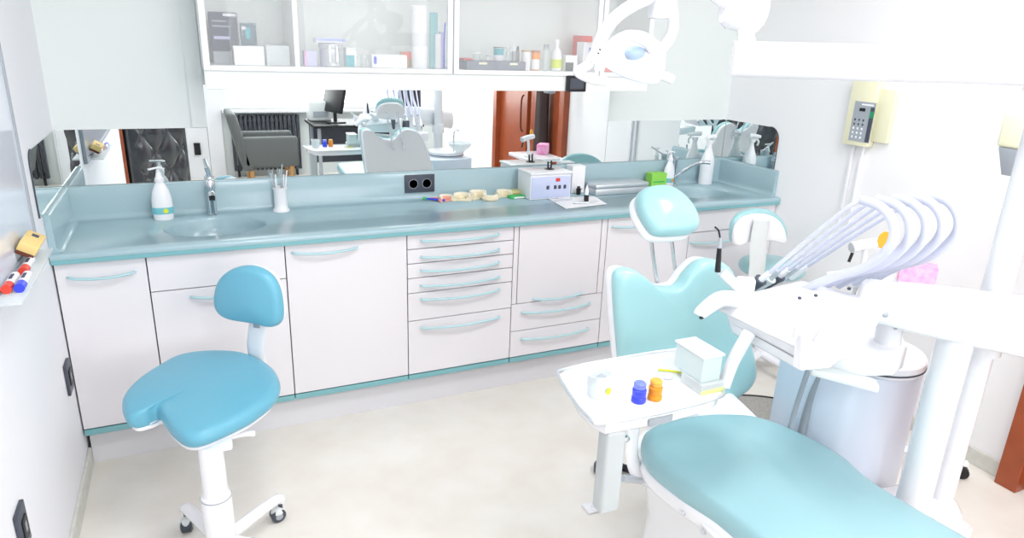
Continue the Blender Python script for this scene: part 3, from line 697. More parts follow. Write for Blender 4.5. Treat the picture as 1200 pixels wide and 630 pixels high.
def stool_blue():
    base = V((.462, -1.27, 0)); t = thing('saddle_stool', base, 'blue saddle stool with low backrest on a white five star base', 'stool')
    five_star(t, base, .272, math.radians(41.4))
    top = .475
    MB().lathe((base.x, base.y, 0), [(.046, .075), (.046, .285), (.044, .29), (.001, .29)]).build('column', WENM, t)
    MB().lathe((base.x, base.y, 0), [(.038, .28), (.037, top-.03), (.036, top)]).build('gas_lift', WENM, t)
    MB().lathe((base.x, base.y, 0), [(.0475, .281), (.0475, .284)]).build('collar_ring', GREY, t)
    px = [(143, 478), (145, 464), (160, 447), (185, 430), (210, 418), (245, 414), (285, 417), (315, 430), (328, 447), (324, 464), (300, 484), (272, 499), (240, 512), (218, 513), (202, 503), (191, 490), (183, 481), (167, 487), (150, 489)]
    P = [at(a, b, z=.525) for a, b in px]; P = [V((p.x, p.y, .483)) for p in P]
    fwd = V((-.78, -.62, 0)); ctr = V((.46, -1.02, 0))
    def warp(p):
        q = p-ctr; f = q.dot(fwd); s = q.dot(V((.62, -.78, 0)))
        return p+V((0, 0, .10*max(0, -f-.08)**1.0*.6-.6*max(0, f-.13)**2*1.0))
    MB().cushion(P, (0, 0, 1), .062, edge=.5, crown=.012, warp=warp).build('seat', BLUEV, t, ang=80)
    c = sum(P, V())/len(P)
    MB().cushion([c+(p-c)*.93-V((0, 0, .012)) for p in P], (0, 0, 1), .02, edge=.5, warp=warp).build('seat_pan', WPL, t, ang=80)
    MB().obox((base.x+.02, base.y+.04, .462), (1, 0, 0), (0, 1, 0), (0, 0, 1), .09, .12, .03, .008).build('mechanism', WPL, t)
    MB().tube([(base.x+.04, base.y+.04, .462), (base.x+.10, base.y+.05, .458), (base.x+.135, base.y+.05, .452)], .014, flat=.6).build('lever', WPL, t)
    # back strut and backrest
    s0 = at(303, 404, y=-.80); bx = V((s0.x, s0.y, 0)); nrm = V((-.62, -.78, 0)).normalized(); side = V((.78, -.62, 0))
    up = V((.03, .03, 1)).normalized()
    b0 = at(300, 412, y=-.82); b1 = at(307, 352, y=-.84)
    m = MB().tube([V((base.x+.06, base.y+.2, .47)), V((b0.x-.03, b0.y-.06, .465)), V((b0.x+.005, b0.y+.01, .50)), b0+V((0, 0, .03)), b1], .036, flat=.35, up=nrm)
    st = m.build('back_strut', WPL, t)
    MB().obox((b0+b1)/2+nrm*.014+V((0, 0, .015)), side, (0, 0, 1), nrm, .026, .03, .004, .002).build('clip', GREY, st)
    ob = [(251, 352), (255, 331), (268, 317), (290, 311), (312, 318), (325, 335), (330, 358), (329, 377), (318, 383), (300, 379), (270, 374), (256, 366)]
    yb = -.86
    # backrest plane through (b1) with normal nrm
    def onp(px, py, p0, n):
        d = (Fw+Sx*((px-600)/FPX)-Ux*((py-315)/FPX)); return CAM+d*((p0-CAM).dot(n)/d.dot(n))
    nb = (nrm*.95+V((0, 0, .05))).normalized(); Pb = [onp(a, b, b1+nrm*.045, nb) for a, b in ob]
    Pb = [p-nb*.035 for p in Pb]
    MB().cushion(Pb, nb, .058, edge=.45, crown=.012).build('backrest', BLUEV, t, ang=80)
    c = sum(Pb, V())/len(Pb)
    MB().cushion([c+(p-c)*.95-nb*.012 for p in Pb], nb, .02, edge=.4).build('back_shell', WPL, t, ang=80)
stool_blue()

# ------------------------------------------------------------------ assistant stool behind the unit
def stool_teal():
    base = V((3.25, -.79, 0)); t = thing('assistant_stool', base, 'white backed teal stool by the right wall, turned away', 'stool')
    five_star(t, base, .24, -PI/2+.05)
    MB().lathe((base.x, base.y, 0), [(.035, .075), (.035, .28), (.028, .285), (.026, .575), (.001, .575)]).build('column', WENM, t)
    P = [V((base.x-.01+.17*math.cos(2*PI*k/12), base.y+.01+.17*math.sin(2*PI*k/12), .575)) for k in range(12)]
    MB().cushion(P, (0, 0, 1), .06, edge=.5, crown=.01).build('seat', TEALV, t, ang=80)
    yb = -.93
    a = at(893, 258, y=yb); b = at(886, 318, y=yb)
    MB().tube([(base.x-.02, base.y-.03, .568), (b.x+.08, yb+.03, .568), (b.x+.01, yb+.0, .60), (b.x+.002, yb, .70), (a.x-.002, yb, (.7+a.z)/2), (a.x, yb, a.z)], .052, flat=.3, up=(0, -1, 0)).build('back_strut', WGR, t)
    ob = [(858, 287), (856, 268), (864, 254), (880, 247), (900, 248), (914, 257), (921, 272), (920, 284), (905, 281), (880, 280)]
    Pb = [at(p+8, q, y=yb+.02) for p, q in ob]
    MB().cushion([p+V((0, .025, 0)) for p in Pb], (0, 1, 0), .045, edge=.45).build('backrest', TEALV, t, ang=80)
    c = sum(Pb, V())/len(Pb)
    MB().cushion([c+(p-c)*.93+V((-.022, 0, -.010)) for p in Pb], (0, 1, 0), .032, edge=.45).build('back_shell', WPL, t, ang=80)
stool_teal()

# floor mat under the chair head
mc = V((2.78, -1.42, 0))
o = MB().lathe(mc, [(.46, .0005), (.46, .006), (.001, .006)], n=64).build('floor_mat', MAT); tag(o, 'round grey floor mat with black edge behind the dental chair', 'mat')
MB().tube([mc+V((.462*math.cos(2*PI*k/40), .462*math.sin(2*PI*k/40), .006)) for k in range(40)], .006, n=8, sm=2, closed=True).build('edge_band', BLACK, o)

# ------------------------------------------------------------------ dental chair
def chair():
    t = thing('dental_chair', (1.88, -2.1, 0), 'large teal upholstered dental treatment chair with white base', 'dental chair')
    # base
    P = [(1.66, -2.9), (2.08, -2.9), (2.12, -2.0), (2.0, -1.75), (1.75, -1.75), (1.64, -2.0)]
    m = MB(); prev = None; first = None
    for z, s in ((0, 1.0), (.03, 1.0), (.10, .9), (.30, .88), (.46, .95), (.505, 1.0)):
        c = V((1.88, -2.3, 0)); R = m.ring([V((c.x+(x-c.x)*s, c.y+(y-c.y)*s, z)) for x, y in ((q.x, q.y) for q in smoothpts([(x, y, 0) for x, y in P], 6, True))])
        if prev: m.bridge(prev, R)
        else: first = R
        prev = R
    m.cap(first, True); m.cap(prev); m.build('base', WENM, t, ang=60)
    # seat pad : outline surveyed at its top rim
    o1 = [(752, 512), (762, 497), (800, 486), (850, 481), (892, 487), (935, 504), (985, 531), (1030, 568)]
    L = [at(a, b, z=.585) for a, b in o1]
    L += [V((2.12, -2.62, .585)), V((2.08, -3.0, .585)), V((1.93, -3.12, .585)), V((1.76, -3.08, .585)), V((1.665, -2.85, .585))]
    L += [at(a, b, z=.585) for a, b in ((893, 636), (840, 592), (795, 563), (760, 534))]
    P = [V((p.x, p.y, .515)) for p in L]
    def warp(p):
        s = 1 if p.z > .55 else .6
        u = (p.x-1.88)/.25; f = (p.y+2.25)
        dz = -.018*math.exp(-((p.x-1.93-.15*f)/.05)**2)*math.exp(-(f/.28)**2)*s
        dz += .02*math.exp(-((f+.5)/.25)**2)*s - .55*max(0, -f-.5)**2
        return p+V((0, 0, dz))
    MB().cushion(P, (0, 0, 1), .078, edge=.55, crown=.014, n=8, warp=warp).build('seat', SEATV, t, ang=80)
    c = sum(P, V())/len(P)
    pan = MB().cushion([c+(p-c)*1.0-V((0, 0, .03)) for p in P], (0, 0, 1), .045, edge=.3, n=8, warp=lambda p: p-V((0, 0, .55*max(0, -(p.y+2.25)-.5)**2))).build('seat_pan', WENM, t, ang=60)
    k = at(812, 597, z=.50); k.x -= .012
    MB().lathe(k, [(.001, 0), (.016, 0), (.016, .012), (.008, .014), (.008, .028), (.001, .029)], ax=(-1, 0, 0)).build('bolt', CHROME, pan)
    MB().cyl(k+V((0, -.07, -.012)), k+V((-.012, -.07, -.012)), .009).build('screw', STEEL, pan)
    # backrest, front face turned to the camera
    yb = -1.72
    br = [(742, 470), (726, 440), (723, 400), (722, 350), (724, 324), (735, 317), (750, 320), (760, 332), (778, 338), (798, 336), (812, 320), (828, 307), (846, 307), (862, 317), (870, 345), (876, 385), (882, 425), (879, 443), (864, 458), (830, 472)]
    Pb = [at(a, b, y=yb) for a, b in br]
    nb = V((0, -1, 0))
    cc = sum(Pb, V())/len(Pb); Pb = [V((cc.x+(p.x-cc.x)*.985, yb+.05, p.z)) for p in Pb]
    lean = lambda p: V((p.x, p.y+.10*(p.z-.95), p.z))
    MB().cushion(Pb, nb, .062, edge=.5, crown=.012, n=5, warp=lean).build('backrest', TEALV, t, ang=80)
    c = sum(Pb, V())/len(Pb)
    sh = MB().cushion([c+(p-c)*.985+V((0, .03, -.004)) for p in Pb], nb, .045, edge=.3, n=5, warp=lean).build('back_shell', WENM, t, ang=70)
    MB().lathe((c.x, -1.655, .90), [(.001, 0), (.03, 0), (.03, .004), (.022, .006), (.001, .006)], ax=(0, 1, 0)).build('emblem', GREY, sh)
    MB().obox((2.0, -1.82, .535), (1, 0, 0), (0, 1, .2), (0, 0, 1), .20, .20, .09, .02).build('back_hinge', WENM, t)
    # headrest
    yh = -1.60
    for a, b in (((758, 262), (768, 338)), ((782, 262), (790, 338))):
        p = at(*a, y=yh); q = at(*b, y=yh+.0); MB().cyl(V((q.x, yh-.03, .9)), V((p.x, yh-.0, 1.19)), .0065).build('headrest_rod', CHROME, t)
    # cushion lies tilted: far edge high
    c0 = at(779, 250, y=-1.66); u = V((1, .05, -.0)).normalized(); v = V((-.25, .72, .66)).normalized(); n = u.cross(v).normalized()
    if n.y > 0: n = -n
    hr = [(746, 244), (745, 228), (757, 220), (778, 219), (797, 229), (811, 245), (817, 262), (811, 272), (790, 275), (768, 274), (757, 264)]
    def onp(px, py):
        d = (Fw+Sx*((px-600)/FPX)-Ux*((py-315)/FPX)); return CAM+d*((c0-CAM).dot(n)/d.dot(n))
    Ph = [onp(a+4, b-3) for a, b in hr]
    MB().cushion([p-n*.045 for p in Ph], n, .06, edge=.5, crown=.014).build('headrest', TEALV, t, ang=80)
    c = sum(Ph, V())/len(Ph)
    MB().cushion([c+(p-c)*.99-n*.066+V((-.004, 0, 0)) for p in Ph], n, .03, edge=.35).build('headrest_shell', WENM, t, ang=70)
chair()

# ------------------------------------------------------------------ water / cuspidor unit with columns
def vcol(px, py, y, z0, z1, r, name, par, m=WENM):
    p = at(px, py, y=y); return MB().cyl((p.x, y, z0), (p.x, y, z1), r, n=32).build(name, m, par), p.x
def water_unit():
    t = thing('dental_water_unit', (2.36, -2.1, 0), 'white dental water unit with two round columns beside the chair', 'dental unit')
    P = [(2.185, -2.10), (2.22, -2.135), (2.5, -2.135), (2.56, -2.08), (2.56, -1.86), (2.5, -1.82), (2.24, -1.82), (2.185, -1.86)]
    MB().prism([(x, y, .12) for x, y in P], (0, 0, .66), .006).build('housing', UNITM, t, ang=50)
    MB().prism([(2.36+(x-2.36)*.86, -1.98+(y+1.98)*.86, 0) for x, y in P], (0, 0, .12)).build('foot', WENM, t, ang=50)
    # top with bowl
    cx, cy = 2.40, -2.03
    MB().lathe((cx, cy, .78), [(.14, 0), (.145, .006), (.145, .035), (.14, .04), (.001, .043)], n=48).build('top_cover', WENM, t)
    MB().lathe((cx, cy, .79), [(.1462, 0), (.1468, .001), (.1468, .005), (.1462, .006)], n=48).build('seam', DGREY, t)
    cb = MB().lathe((2.48, -1.92, .82), [(.03, 0), (.05, .02), (.085, .05), (.095, .075), (.09, .078), (.078, .055), (.04, .026), (.001, .022)], n=40).build('spittoon_bowl', FROST, t)
    MB().tube([(2.42, -1.9, .83), (2.42, -1.9, .96), (2.44, -1.91, 1.0), (2.47, -1.92, .99)], .006).build('water_spout', CHROME, t)
    # rear columns
    yc = -2.31
    a = at(1151, 400, y=yc).x; b = at(1119, 400, y=yc-.03).x
    MB().cyl((a, yc, .44), (a, yc, 1.72), .036, n=32).build('column', WENM, t)
    MB().cyl((b, yc-.03, .40), (b, yc-.03, 1.02), .043, n=32).build('column', WENM, t)
    MB().lathe((a, yc, .40), [(.07, 0), (.066, .02), (.045, .05), (.036, .06), (.001, .06)]).build('column_foot', WENM, t)
    MB().prism([(a-.22, yc-.09, 0), (a+.04, yc-.09, 0), (a+.055, yc+.02, 0), (a+.02, yc+.14, 0), (a-.22, yc+.17, 0)], (0, 0, .40), .01).build('column_base', WENM, t, ang=50)
    # hoses towards the chair
    for k, (pa, pb, pc) in enumerate((((949, 428), (935, 470), (925, 505)), ((966, 432), (950, 470), (938, 512)))):
        MB().tube([at(*pa, y=-2.02), at(*pb, y=-2.0), at(*pc, y=-2.0), at(pc[0]-6, pc[1]+30, y=-2.0)], (.008, .013)[k]).build('hose', GREY, t)
    return a, b
ca, cb_ = water_unit()

# ------------------------------------------------------------------ operating lamp on its swing arm
def lamp():
    e0 = V((ca, -2.31, 1.69)); e1 = at(866, 69, y=-1.93)
    t = thing('operating_lamp', e0, 'white operating lamp head on a thick round swing arm', 'operating lamp')
    d = (e0-e1); z = 1.685
    A = V((e1.x, e1.y, 1.683)); B = A+d.normalized()*(d.length+.45); B.z = 1.69
    MB().cyl(V((ca, -2.31, 1.625)), V((ca, -2.31, 1.73)), .06, n=32).build('pivot_collar', WENM, t)
    p = at(858, 69, y=-1.93); q = at(1205, 79, y=-2.31)
    arm = MB().cyl(p, q+(q-p)*.25, .043, n=32).build('swing_arm', WENM, t)
    k0 = at(875, 55, y=-1.93); k1 = at(872, 22, y=-1.93)
    MB().cyl(p+(q-p)*.06, k1, .02, n=20).build('pivot_pin', WENM, arm)
    # knuckle
    kc = at(878, 14, y=-1.93)
    MB().lathe(kc+V((-.04, .02, .01)), [(.001, -.02), (.04, -.018), (.052, 0), (.052, .07), (.044, .078), (.001, .08)], ax=(.9, -.35, -.12), n=28).build('knuckle', WENM, t)
    h = at(862, -8, y=-1.92); g = V((1.66, -1.79, 1.93))
    MB().tube([kc+V((-.03, .02, .02)), at(845, -8, y=-1.90), at(810, -40, y=-1.85), V(at(780, -30, y=-1.76))], .028).build('spring_arm', WENM, t)
    Y = -1.75
    f = lambda a, b, y=Y: at(a, b, y=y)
    MB().obox(f(775, -4), (1, 0, 0), (0, 1, 0), (0, 0, 1), .045, .06, .11, .01).build('yoke_block', WENM, t)
    MB().tube([f(778, -22), f(762, -4), f(742, 6), f(722, 20), f(707, 40), f(698, 64), f(692, 74)], .0165, n=14).build('yoke_arm', WENM, t)
    MB().tube([f(782, -16), f(787, 8), f(789, 30), f(783, 48), f(773, 60)], .015, n=14).build('yoke_arm', WENM, t)
    # head shell: bowl opening downwards towards the chair
    hc = f(740, 76); ax = V((.12, -.35, .93)).normalized()
    m = MB()
    prof = [(.086, -.012), (.088, 0), (.083, .03), (.07, .055), (.048, .075), (.02, .085), (.001, .087)]
    prof2 = [(.001, .07), (.03, .066), (.06, .045), (.076, .02), (.080, -.012)]
    m.lathe(hc, prof[:-1][::-1][:0]+prof2[::-1][:0]+[(.080, -.012)]+prof, ax=ax, n=40)
    hd = m.build('lamp_head', WENM, t)
    MB().lathe(hc, [(.001, -.016), (.078, -.016), (.078, -.012), (.001, -.012)], ax=ax, n=40).build('lens', LAMPG, hd)
    MB().ell(f(744, 62, Y-.07), .03, .018, .018).build('reflector_window', LAMPG, hd)
    MB().tube([f(702, 82, Y-.08), f(712, 58, Y-.09), f(735, 42, Y-.10), f(758, 50, Y-.09), f(772, 70, Y-.08)], .013, n=12).build('front_band', WENM, hd)
    MB().obox(f(764, 70, Y-.06), (1, 0, 0), (0, 1, 0), (0, 0, 1), .06, .05, .06, .014).build('hinge_block', WENM, hd)
    MB().tube([f(700, 68), f(686, 78), f(677, 84), f(686, 90), f(698, 94), f(710, 95)], .012, n=12).build('grip', WENM, t)
    MB().tube([f(757, 84), f(772, 87), f(787, 93)], .013, n=12).build('grip', WENM, t)
    MB().lathe(f(701, 63, Y-.0), [(.0175, -.004), (.0195, -.003), (.0195, .0), (.0175, .0005), (.0175, .006), (.0195, .0065), (.0195, .0095), (.0175, .01)], ax=(f(707, 40)-f(698, 64)), n=20).build('rubber_ring', BLACK, t)
lamp()

# ------------------------------------------------------------------ delivery unit: big arm, head, whips, tray
def delivery():
    t = thing('delivery_unit', (ca-.05, -2.33, 1.0), 'white instrument delivery unit with arched hoses on a thick arm', 'delivery unit')
    # big arm
    a0 = at(1012, 350, y=-2.24); a1 = at(1212, 385, y=-2.42)
    ext = (a1-a0); a2 = a1+ext*.35
    m = MB(); up = V((0, 0, 1)); sd = ext.cross(up).normalized()
    prev = None; first = None
    for c, h, w in ((a0, .042, .03), (a0+ext*.02, .05, .04), (a0+ext*.3, .062, .05), (a0+ext*.6, .07, .055), (a1, .078, .06), (a2, .08, .06)):
        R = []
        for k in range(24):
            q = 2*PI*k/24; cs, sn = math.cos(q), math.sin(q)
            R.append(c+sd*w*math.copysign(abs(cs)**.6, cs)+up*h*math.copysign(abs(sn)**.6, sn))
        R = m.ring(R)
        if prev: m.bridge(prev, R)
        else: first = R
        prev = R
    m.cap(first, True); m.cap(prev); arm = m.build('main_arm', WENM, t, ang=60)
    MB().cyl(V((ca, -2.31, .93)), V((ca, -2.31, 1.0)), .05).build('arm_bearing', WENM, t)
    k = at(1037, 368, y=-2.29); MB().ell(k, .009, .009, .008).build('cap_screw', GREY, arm)
    k = at(1050, 382, y=-2.28); MB().ell(k, .007, .007, .010).build('set_screw', GREY, arm)
    # knuckle stub down to the carrier
    s0 = at(1043, 372, y=-2.22); s1 = at(1040, 402, y=-2.22)
    MB().cyl(s0+V((0, 0, .03)), s1-V((0, 0, .01)), .033, n=28).build('pivot', WENM, t)
    # carrier bracket
    zc = s1.z
    cp = [at(a, b, z=zc+.004) for a, b in ((945, 398), (985, 372), (1015, 372), (1040, 379), (1060, 393), (1064, 405), (1052, 413), (1020, 414), (980, 408))]
    MB().prism([(p.x, p.y, zc-.066) for p in cp], (0, 0, .07), .01, 3).build('carrier', WENM, t, ang=50)
    # instrument head: long body running away from the camera along the chair
    x0, x1 = 1.765, 2.03; zb, zt = .975, 1.105
    y0, y1 = -2.285, -2.03
    m = MB().hexa([(x0, y0, zb), (x1-.06, y0, zb), (x1-.02, y1+.02, zb), (x0, y1-.02, zb), (x0-.015, y0, zt-.055), (x1, y0, zt-.03), (x1, y1, zt-.06), (x0-.02, y1, zt-.065)], .012, 3)
    m.build('head_lower', WENM, t, ang=50)
    m = MB().hexa([(x0-.03, y0-.012, zt-.066), (x1+.01, y0-.012, zt-.03), (x1+.01, y1+.03, zt-.05), (x0-.03, y1+.03, zt-.075), (x0-.01, y0+.01, zt-.01), (x1-.0, y0+.02, zt+.012), (x1, y1+.01, zt-.015), (x0-.0, y1, zt-.03)], .012, 3)
    m.build('head_cover', WENM, t, ang=50)
    MB().hexa([(x0-.006, y0+.01, zb+.03), (x0+.002, y0+.01, zb+.03), (x0+.002, y1-.03, zb+.03), (x0-.006, y1-.03, zb+.03), (x0-.009, y0+.01, zb+.036), (x0+.002, y0+.01, zb+.036), (x0+.002, y1-.03, zb+.036), (x0-.011, y1-.03, zb+.036)]).build('side_groove', GREY, t)
    # end fin facing the camera
    fp = [at(928, 428, y=-2.30), at(932, 390, y=-2.30), at(953, 403, y=-2.30), at(975, 356, y=-2.30), at(990, 362, y=-2.30), at(988, 402, y=-2.30), at(960, 425, y=-2.30)]
    MB().prism(fp, (0, -.03, 0), .004).build('end_fin', WPL, t, ang=40)
    MB().cyl(at(933, 382, y=-2.31), at(931, 396, y=-2.31), .005).build('pin', WGR, t)
    # nose handle at far end
    n0 = at(868, 352, y=-2.06); n1 = at(845, 350, y=-2.04); n2 = at(824, 364, y=-2.03)
    MB().tube([n0+V((.03, -.02, 0)), n0, n1, n2, at(820, 370, y=-2.03)], lambda u: .036-.016*u, flat=.7).build('head_grip', WENM, t)
    MB().ell(at(822, 372, y=-2.045), .007, .005, .004).build('button', BLACK, t)
    for px, py in ((937, 349), (956, 346), (995, 338)):
        MB().ell(at(px, py, y=-2.19)+V((0, -.0, 0)), .005, .005, .004).build('button', DGREY, t)
    # paddle handle below
    pa, pb = at(948, 431, y=-2.22), at(1028, 452, y=-2.32)
    dd = pb-pa; MB().obox((pa+pb)/2, dd, dd.cross(V((0, 0, 1))), (0, 0, 1), dd.length, .05, .022, .008).build('brake_handle', WGR, t)
    # whips: five arched hose arms and handpieces, each in its own vertical plane
    for k in range(5):
        X = 1.98+.052*k; dxp = 19*k
        pts = [(944+dxp*1.0, 338-2*k), (975+dxp, 325-3*k), (1015+dxp, 312-3*k), (1043+dxp, 288-3*k), (1047+dxp, 262-2*k), (1033+dxp, 243-2*k), (1010+dxp*.98, 234-1*k)]
        P = [at(a, b, x=X+.02*j/6) for j, (a, b) in enumerate(pts)]
        w = MB().tube(P, .0115, n=12).build('whip_arm', WHIP, t)
        # thin hose going from the apex back down to the handpiece
        tx_, ty_ = 884+11*k, 334-2.5*k
        ap = P[-1]; tip = at(tx_+4, ty_-3, x=X-.04)
        ax_, ay_ = pts[-1]
        mid1 = at(tx_+.85*(ax_-tx_), ty_+.85*(ay_-ty_)-4, x=X+.0); mid2 = at(tx_+.42*(ax_-tx_), ty_+.42*(ay_-ty_)-3, x=X-.02)
        MB().tube([ap, mid1, mid2, tip], .0055 if k else .006, n=8).build('hose', WHIP, w)
        d = (tip-mid2).normalized()
        hp = MB().cyl(tip-d*.05, tip+d*.02, .008, .011).build('handpiece', (WPL, STEEL)[k % 2], w)
        q = tip+d*.02; MB().tube([q-d*.035, q+d*.0, q+d*.04], lambda u: (.019 if k < 3 else .009)-.010*u, n=10, sm=3).build('holder', DGREY if k % 2 == 0 else WGR, hp)
    # upright scaler in its holder
    p0 = at(839, 313, y=-1.98); p1 = at(843, 290, y=-1.98); p2 = at(840, 268, y=-1.98)
    MB().cyl(at(841, 318, y=-1.98), p1, .008, .006).build('syringe_body', BLACK, t)
    MB().cyl(p1, at(844, 278, y=-1.98), .007, .0035).build('syringe_neck', GREY, t)
    MB().tube([at(844, 280, y=-1.98), at(842, 270, y=-1.98), at(838, 266, y=-1.98)], .0025, n=8).build('syringe_tip', BLACK, t)
    MB().tube([at(846, 318, y=-1.98), at(860, 332, y=-2.0), at(872, 343, y=-2.04)], .014).build('syringe_arm', WENM, t)
    MB().obox(at(873, 335, y=-2.02), (.6, -.4, 0), (0, 0, 1), (.4, .6, 0), .05, .05, .03, .008).build('holder_block', WPL, t)
    # tray table
    tz = .865
    tp = [(1.262, -1.90), (1.30, -2.165), (1.66, -2.165), (1.69, -2.13), (1.69, -1.89), (1.64, -1.862), (1.32, -1.862)]
    tp = [at(654, 440, z=tz), at(672, 470, z=tz), at(690, 490, z=tz), at(706, 497, z=tz), at(780, 483, z=tz), at(838, 468, z=tz), at(848, 460, z=tz), at(840, 440, z=tz), at(815, 415, z=tz), at(795, 410, z=tz), at(700, 425, z=tz), at(664, 433, z=tz)]
    tb = MB().prism([(p.x, p.y, tz-.004) for p in tp], (0, 0, .006), .002); tray = tb.build('tray', WENM, t, ang=50)
    MB().tube([(p.x, p.y, tz+.003) for p in tp], .0045, n=8, sm=3, closed=True).build('tray_rim', STEEL, tray)
    c = sum((V(p) for p in tp), V())/len(tp)
    MB().prism([(c.x+(p.x-c.x)*.93, c.y+(p.y-c.y)*.93-.004, tz-.035) for p in tp], (0, 0, .03), .006).build('tray_carrier', WENM, tray, ang=50)
    g = at(717, 520, y=-2.14)
    hb = MB().box(g.x-.028, g.x+.028, -2.16, -2.115, .60, tz-.034, .01, 3).build('tray_post', POSTG, tray)
    MB().box(1.43, 1.50, -2.172, -2.168, tz-.03, tz-.012, .001).build('slot_plate', GREY, tray)
    MB().tube([at(848, 452, y=-2.12), at(858, 425, y=-2.12), at(872, 400, y=-2.14), at(878, 390, y=-2.14)], .017, n=14).build('tray_strut', WENM, tray)
    return tz
TR = delivery()+.0025

# things on the tray
def ontray(px, py): p = at(px, py, z=TR); return p.x, p.y
x, y = ontray(700, 463); t = thing('plastic_cup', (x, y, TR), 'clear plastic cup with yellow print at the left of the tray', 'cup')
MB().lathe((x, y, TR), [(.024, 0), (.026, .004), (.031, .062), (.033, .064), (.030, .064), (.024, .006), (.001, .004)]).build('body', FROST, t)
MB().lathe((x+.012, y-.0285, TR+.024), [(.001, 0), (.009, 0), (.009, .002), (.001, .002)], ax=(.3, -1, 0)).build('printed_spot', YEL, t)
o = MB().tube([(x-.012, y, TR+.045), (x+.002, y+.002, TR+.047), (x+.016, y+.006, TR+.05)], .008, flat=.5).build('cotton_tweezers', GREY); tag(o, 'grey metal clip resting inside the clear cup', 'clip')
def bottle2(px, py, mm, mm2, label):
    x, y = ontray(px, py); t = thing('small_jar', (x, y, TR), label, 'jar')
    MB().lathe((x, y, TR), [(.0165, 0), (.018, .002), (.018, .012), (.0155, .016), (.0175, .02), (.0175, .034), (.012, .038), (.001, .038)], n=24).build('body', mm, t)
    MB().lathe((x, y, TR+.038), [(.015, 0), (.0155, .002), (.0155, .012), (.013, .015), (.001, .015)], n=24).build('lid', mm2, t)
bottle2(748, 470, BLUE, mat('light_blue_plastic', (120, 135, 240), .3), 'small blue jar on the tray')
bottle2(767, 467, ORANGE, mat('light_orange_plastic', (250, 175, 70), .3), 'small orange jar on the tray')
# glove/tissue dispenser box on tray
x, y = ontray(823, 446)
t = thing('dispenser_box', (x, y, TR), 'white lidded clear dispenser box at the right end of the tray', 'box')
b0 = at(819, 464, z=TR); Y0 = b0.y+.012; X0 = at(821, 449, y=Y0).x; X1 = at(843, 446, y=Y0).x
zi = at(820, 449, y=Y0).z; zl = at(824, 421, y=Y0).z; Y1 = at(793, 399, z=zl+.004).y
MB().box(X0-.006, X1+.008, Y0-.012, Y0+.07, TR, zi, .003).build('tray_insert', FROST, t, smooth=False)
MB().box(X0-.005, X1+.007, Y0-.0125, Y0-.0115, TR, TR+.012).build('yellow_strip', mat('pale_lime', (222, 234, 150), .5), t, smooth=False)
MB().box(X0, X1, Y0, Y1, zi, zl, .002).build('clear_body', mat('pale_aqua_plastic', (215, 232, 232), .2, alpha=.85), t, smooth=False)
MB().box(X0-.003, X1+.004, Y0-.004, Y1+.004, zl, zl+.006, .002).build('lid', WPL, t)
p = at(787, 436, z=TR); o = MB().tube([(p.x-.03, p.y+.02, TR+.004), (p.x, p.y, TR+.004), (p.x+.02, p.y-.02, TR+.004)], .003, n=8).build('cotton_swab', YEL); tag(o, 'thin yellow stick lying on the tray', 'stick')
p = at(775, 445, z=TR); o = MB().ell((p.x+.02, p.y, TR+.008), .014, .010, .008).build('cotton_roll', PAPER); tag(o, 'small white cotton roll on the tray', 'cotton roll')

# ------------------------------------------------------------------ foot control and its stand behind the tray post
p = at(712, 548, z=.02)
t = thing('foot_control', (p.x, p.y, 0), 'dark foot pedal with white base on the floor behind the tray post', 'foot pedal')
MB().lathe((p.x, p.y, 0), [(.055, .0005), (.058, .006), (.058, .03), (.05, .04), (.001, .042)]).build('pedal', DGREY, t)
q = at(738, 545, z=.05); MB().tube([(p.x+.05, p.y, .02), (q.x, q.y, .03), (q.x+.03, q.y-.02, .03)], .016).build('arm', BLACK, t)
MB().cyl((q.x, q.y, .03), (q.x, q.y, .11), .012, .006).build('post', BLACK, t)
q = at(694, 594, z=.01); r_ = at(716, 555, z=.05)
t = thing('hose_hook', (q.x, q.y, 0), 'thin white floor lever with a flat foot', 'lever')
MB().box(q.x-.03, q.x+.035, q.y-.025, q.y+.03, .0005, .012, .004).build('foot_plate', WPL, t); MB().tube([(q.x, q.y, .01), ((q.x+r_.x)/2, (q.y+r_.y)/2, .035), (r_.x, r_.y, .06)], .007).build('rod', WPL, t)
# white bracket between tray and chair
a = at(745, 505, y=-1.95); b_ = at(752, 555, y=-1.98)
t = thing('chair_bracket', (b_.x, -1.93, .3), 'white swivel bracket with chrome screw at the corner of the chair', 'bracket')
MB().tube([at(742, 500, y=-1.90), at(740, 530, y=-1.90), at(748, 555, y=-1.91), at(768, 566, y=-1.92)], .022, flat=.6, up=(0, -1, 0)).build('arm', WENM, t)
MB().lathe(at(733, 513, y=-1.93), [(.001, 0), (.012, 0), (.012, .006), (.005, .008), (.001, .008)], ax=(-.3, -1, 0)).build('screw', CHROME, t)
MB().tube([at(730, 560, y=-1.92), at(752, 562, y=-1.92), at(772, 557, y=-1.92)], .011).build('rod', STEEL, t)

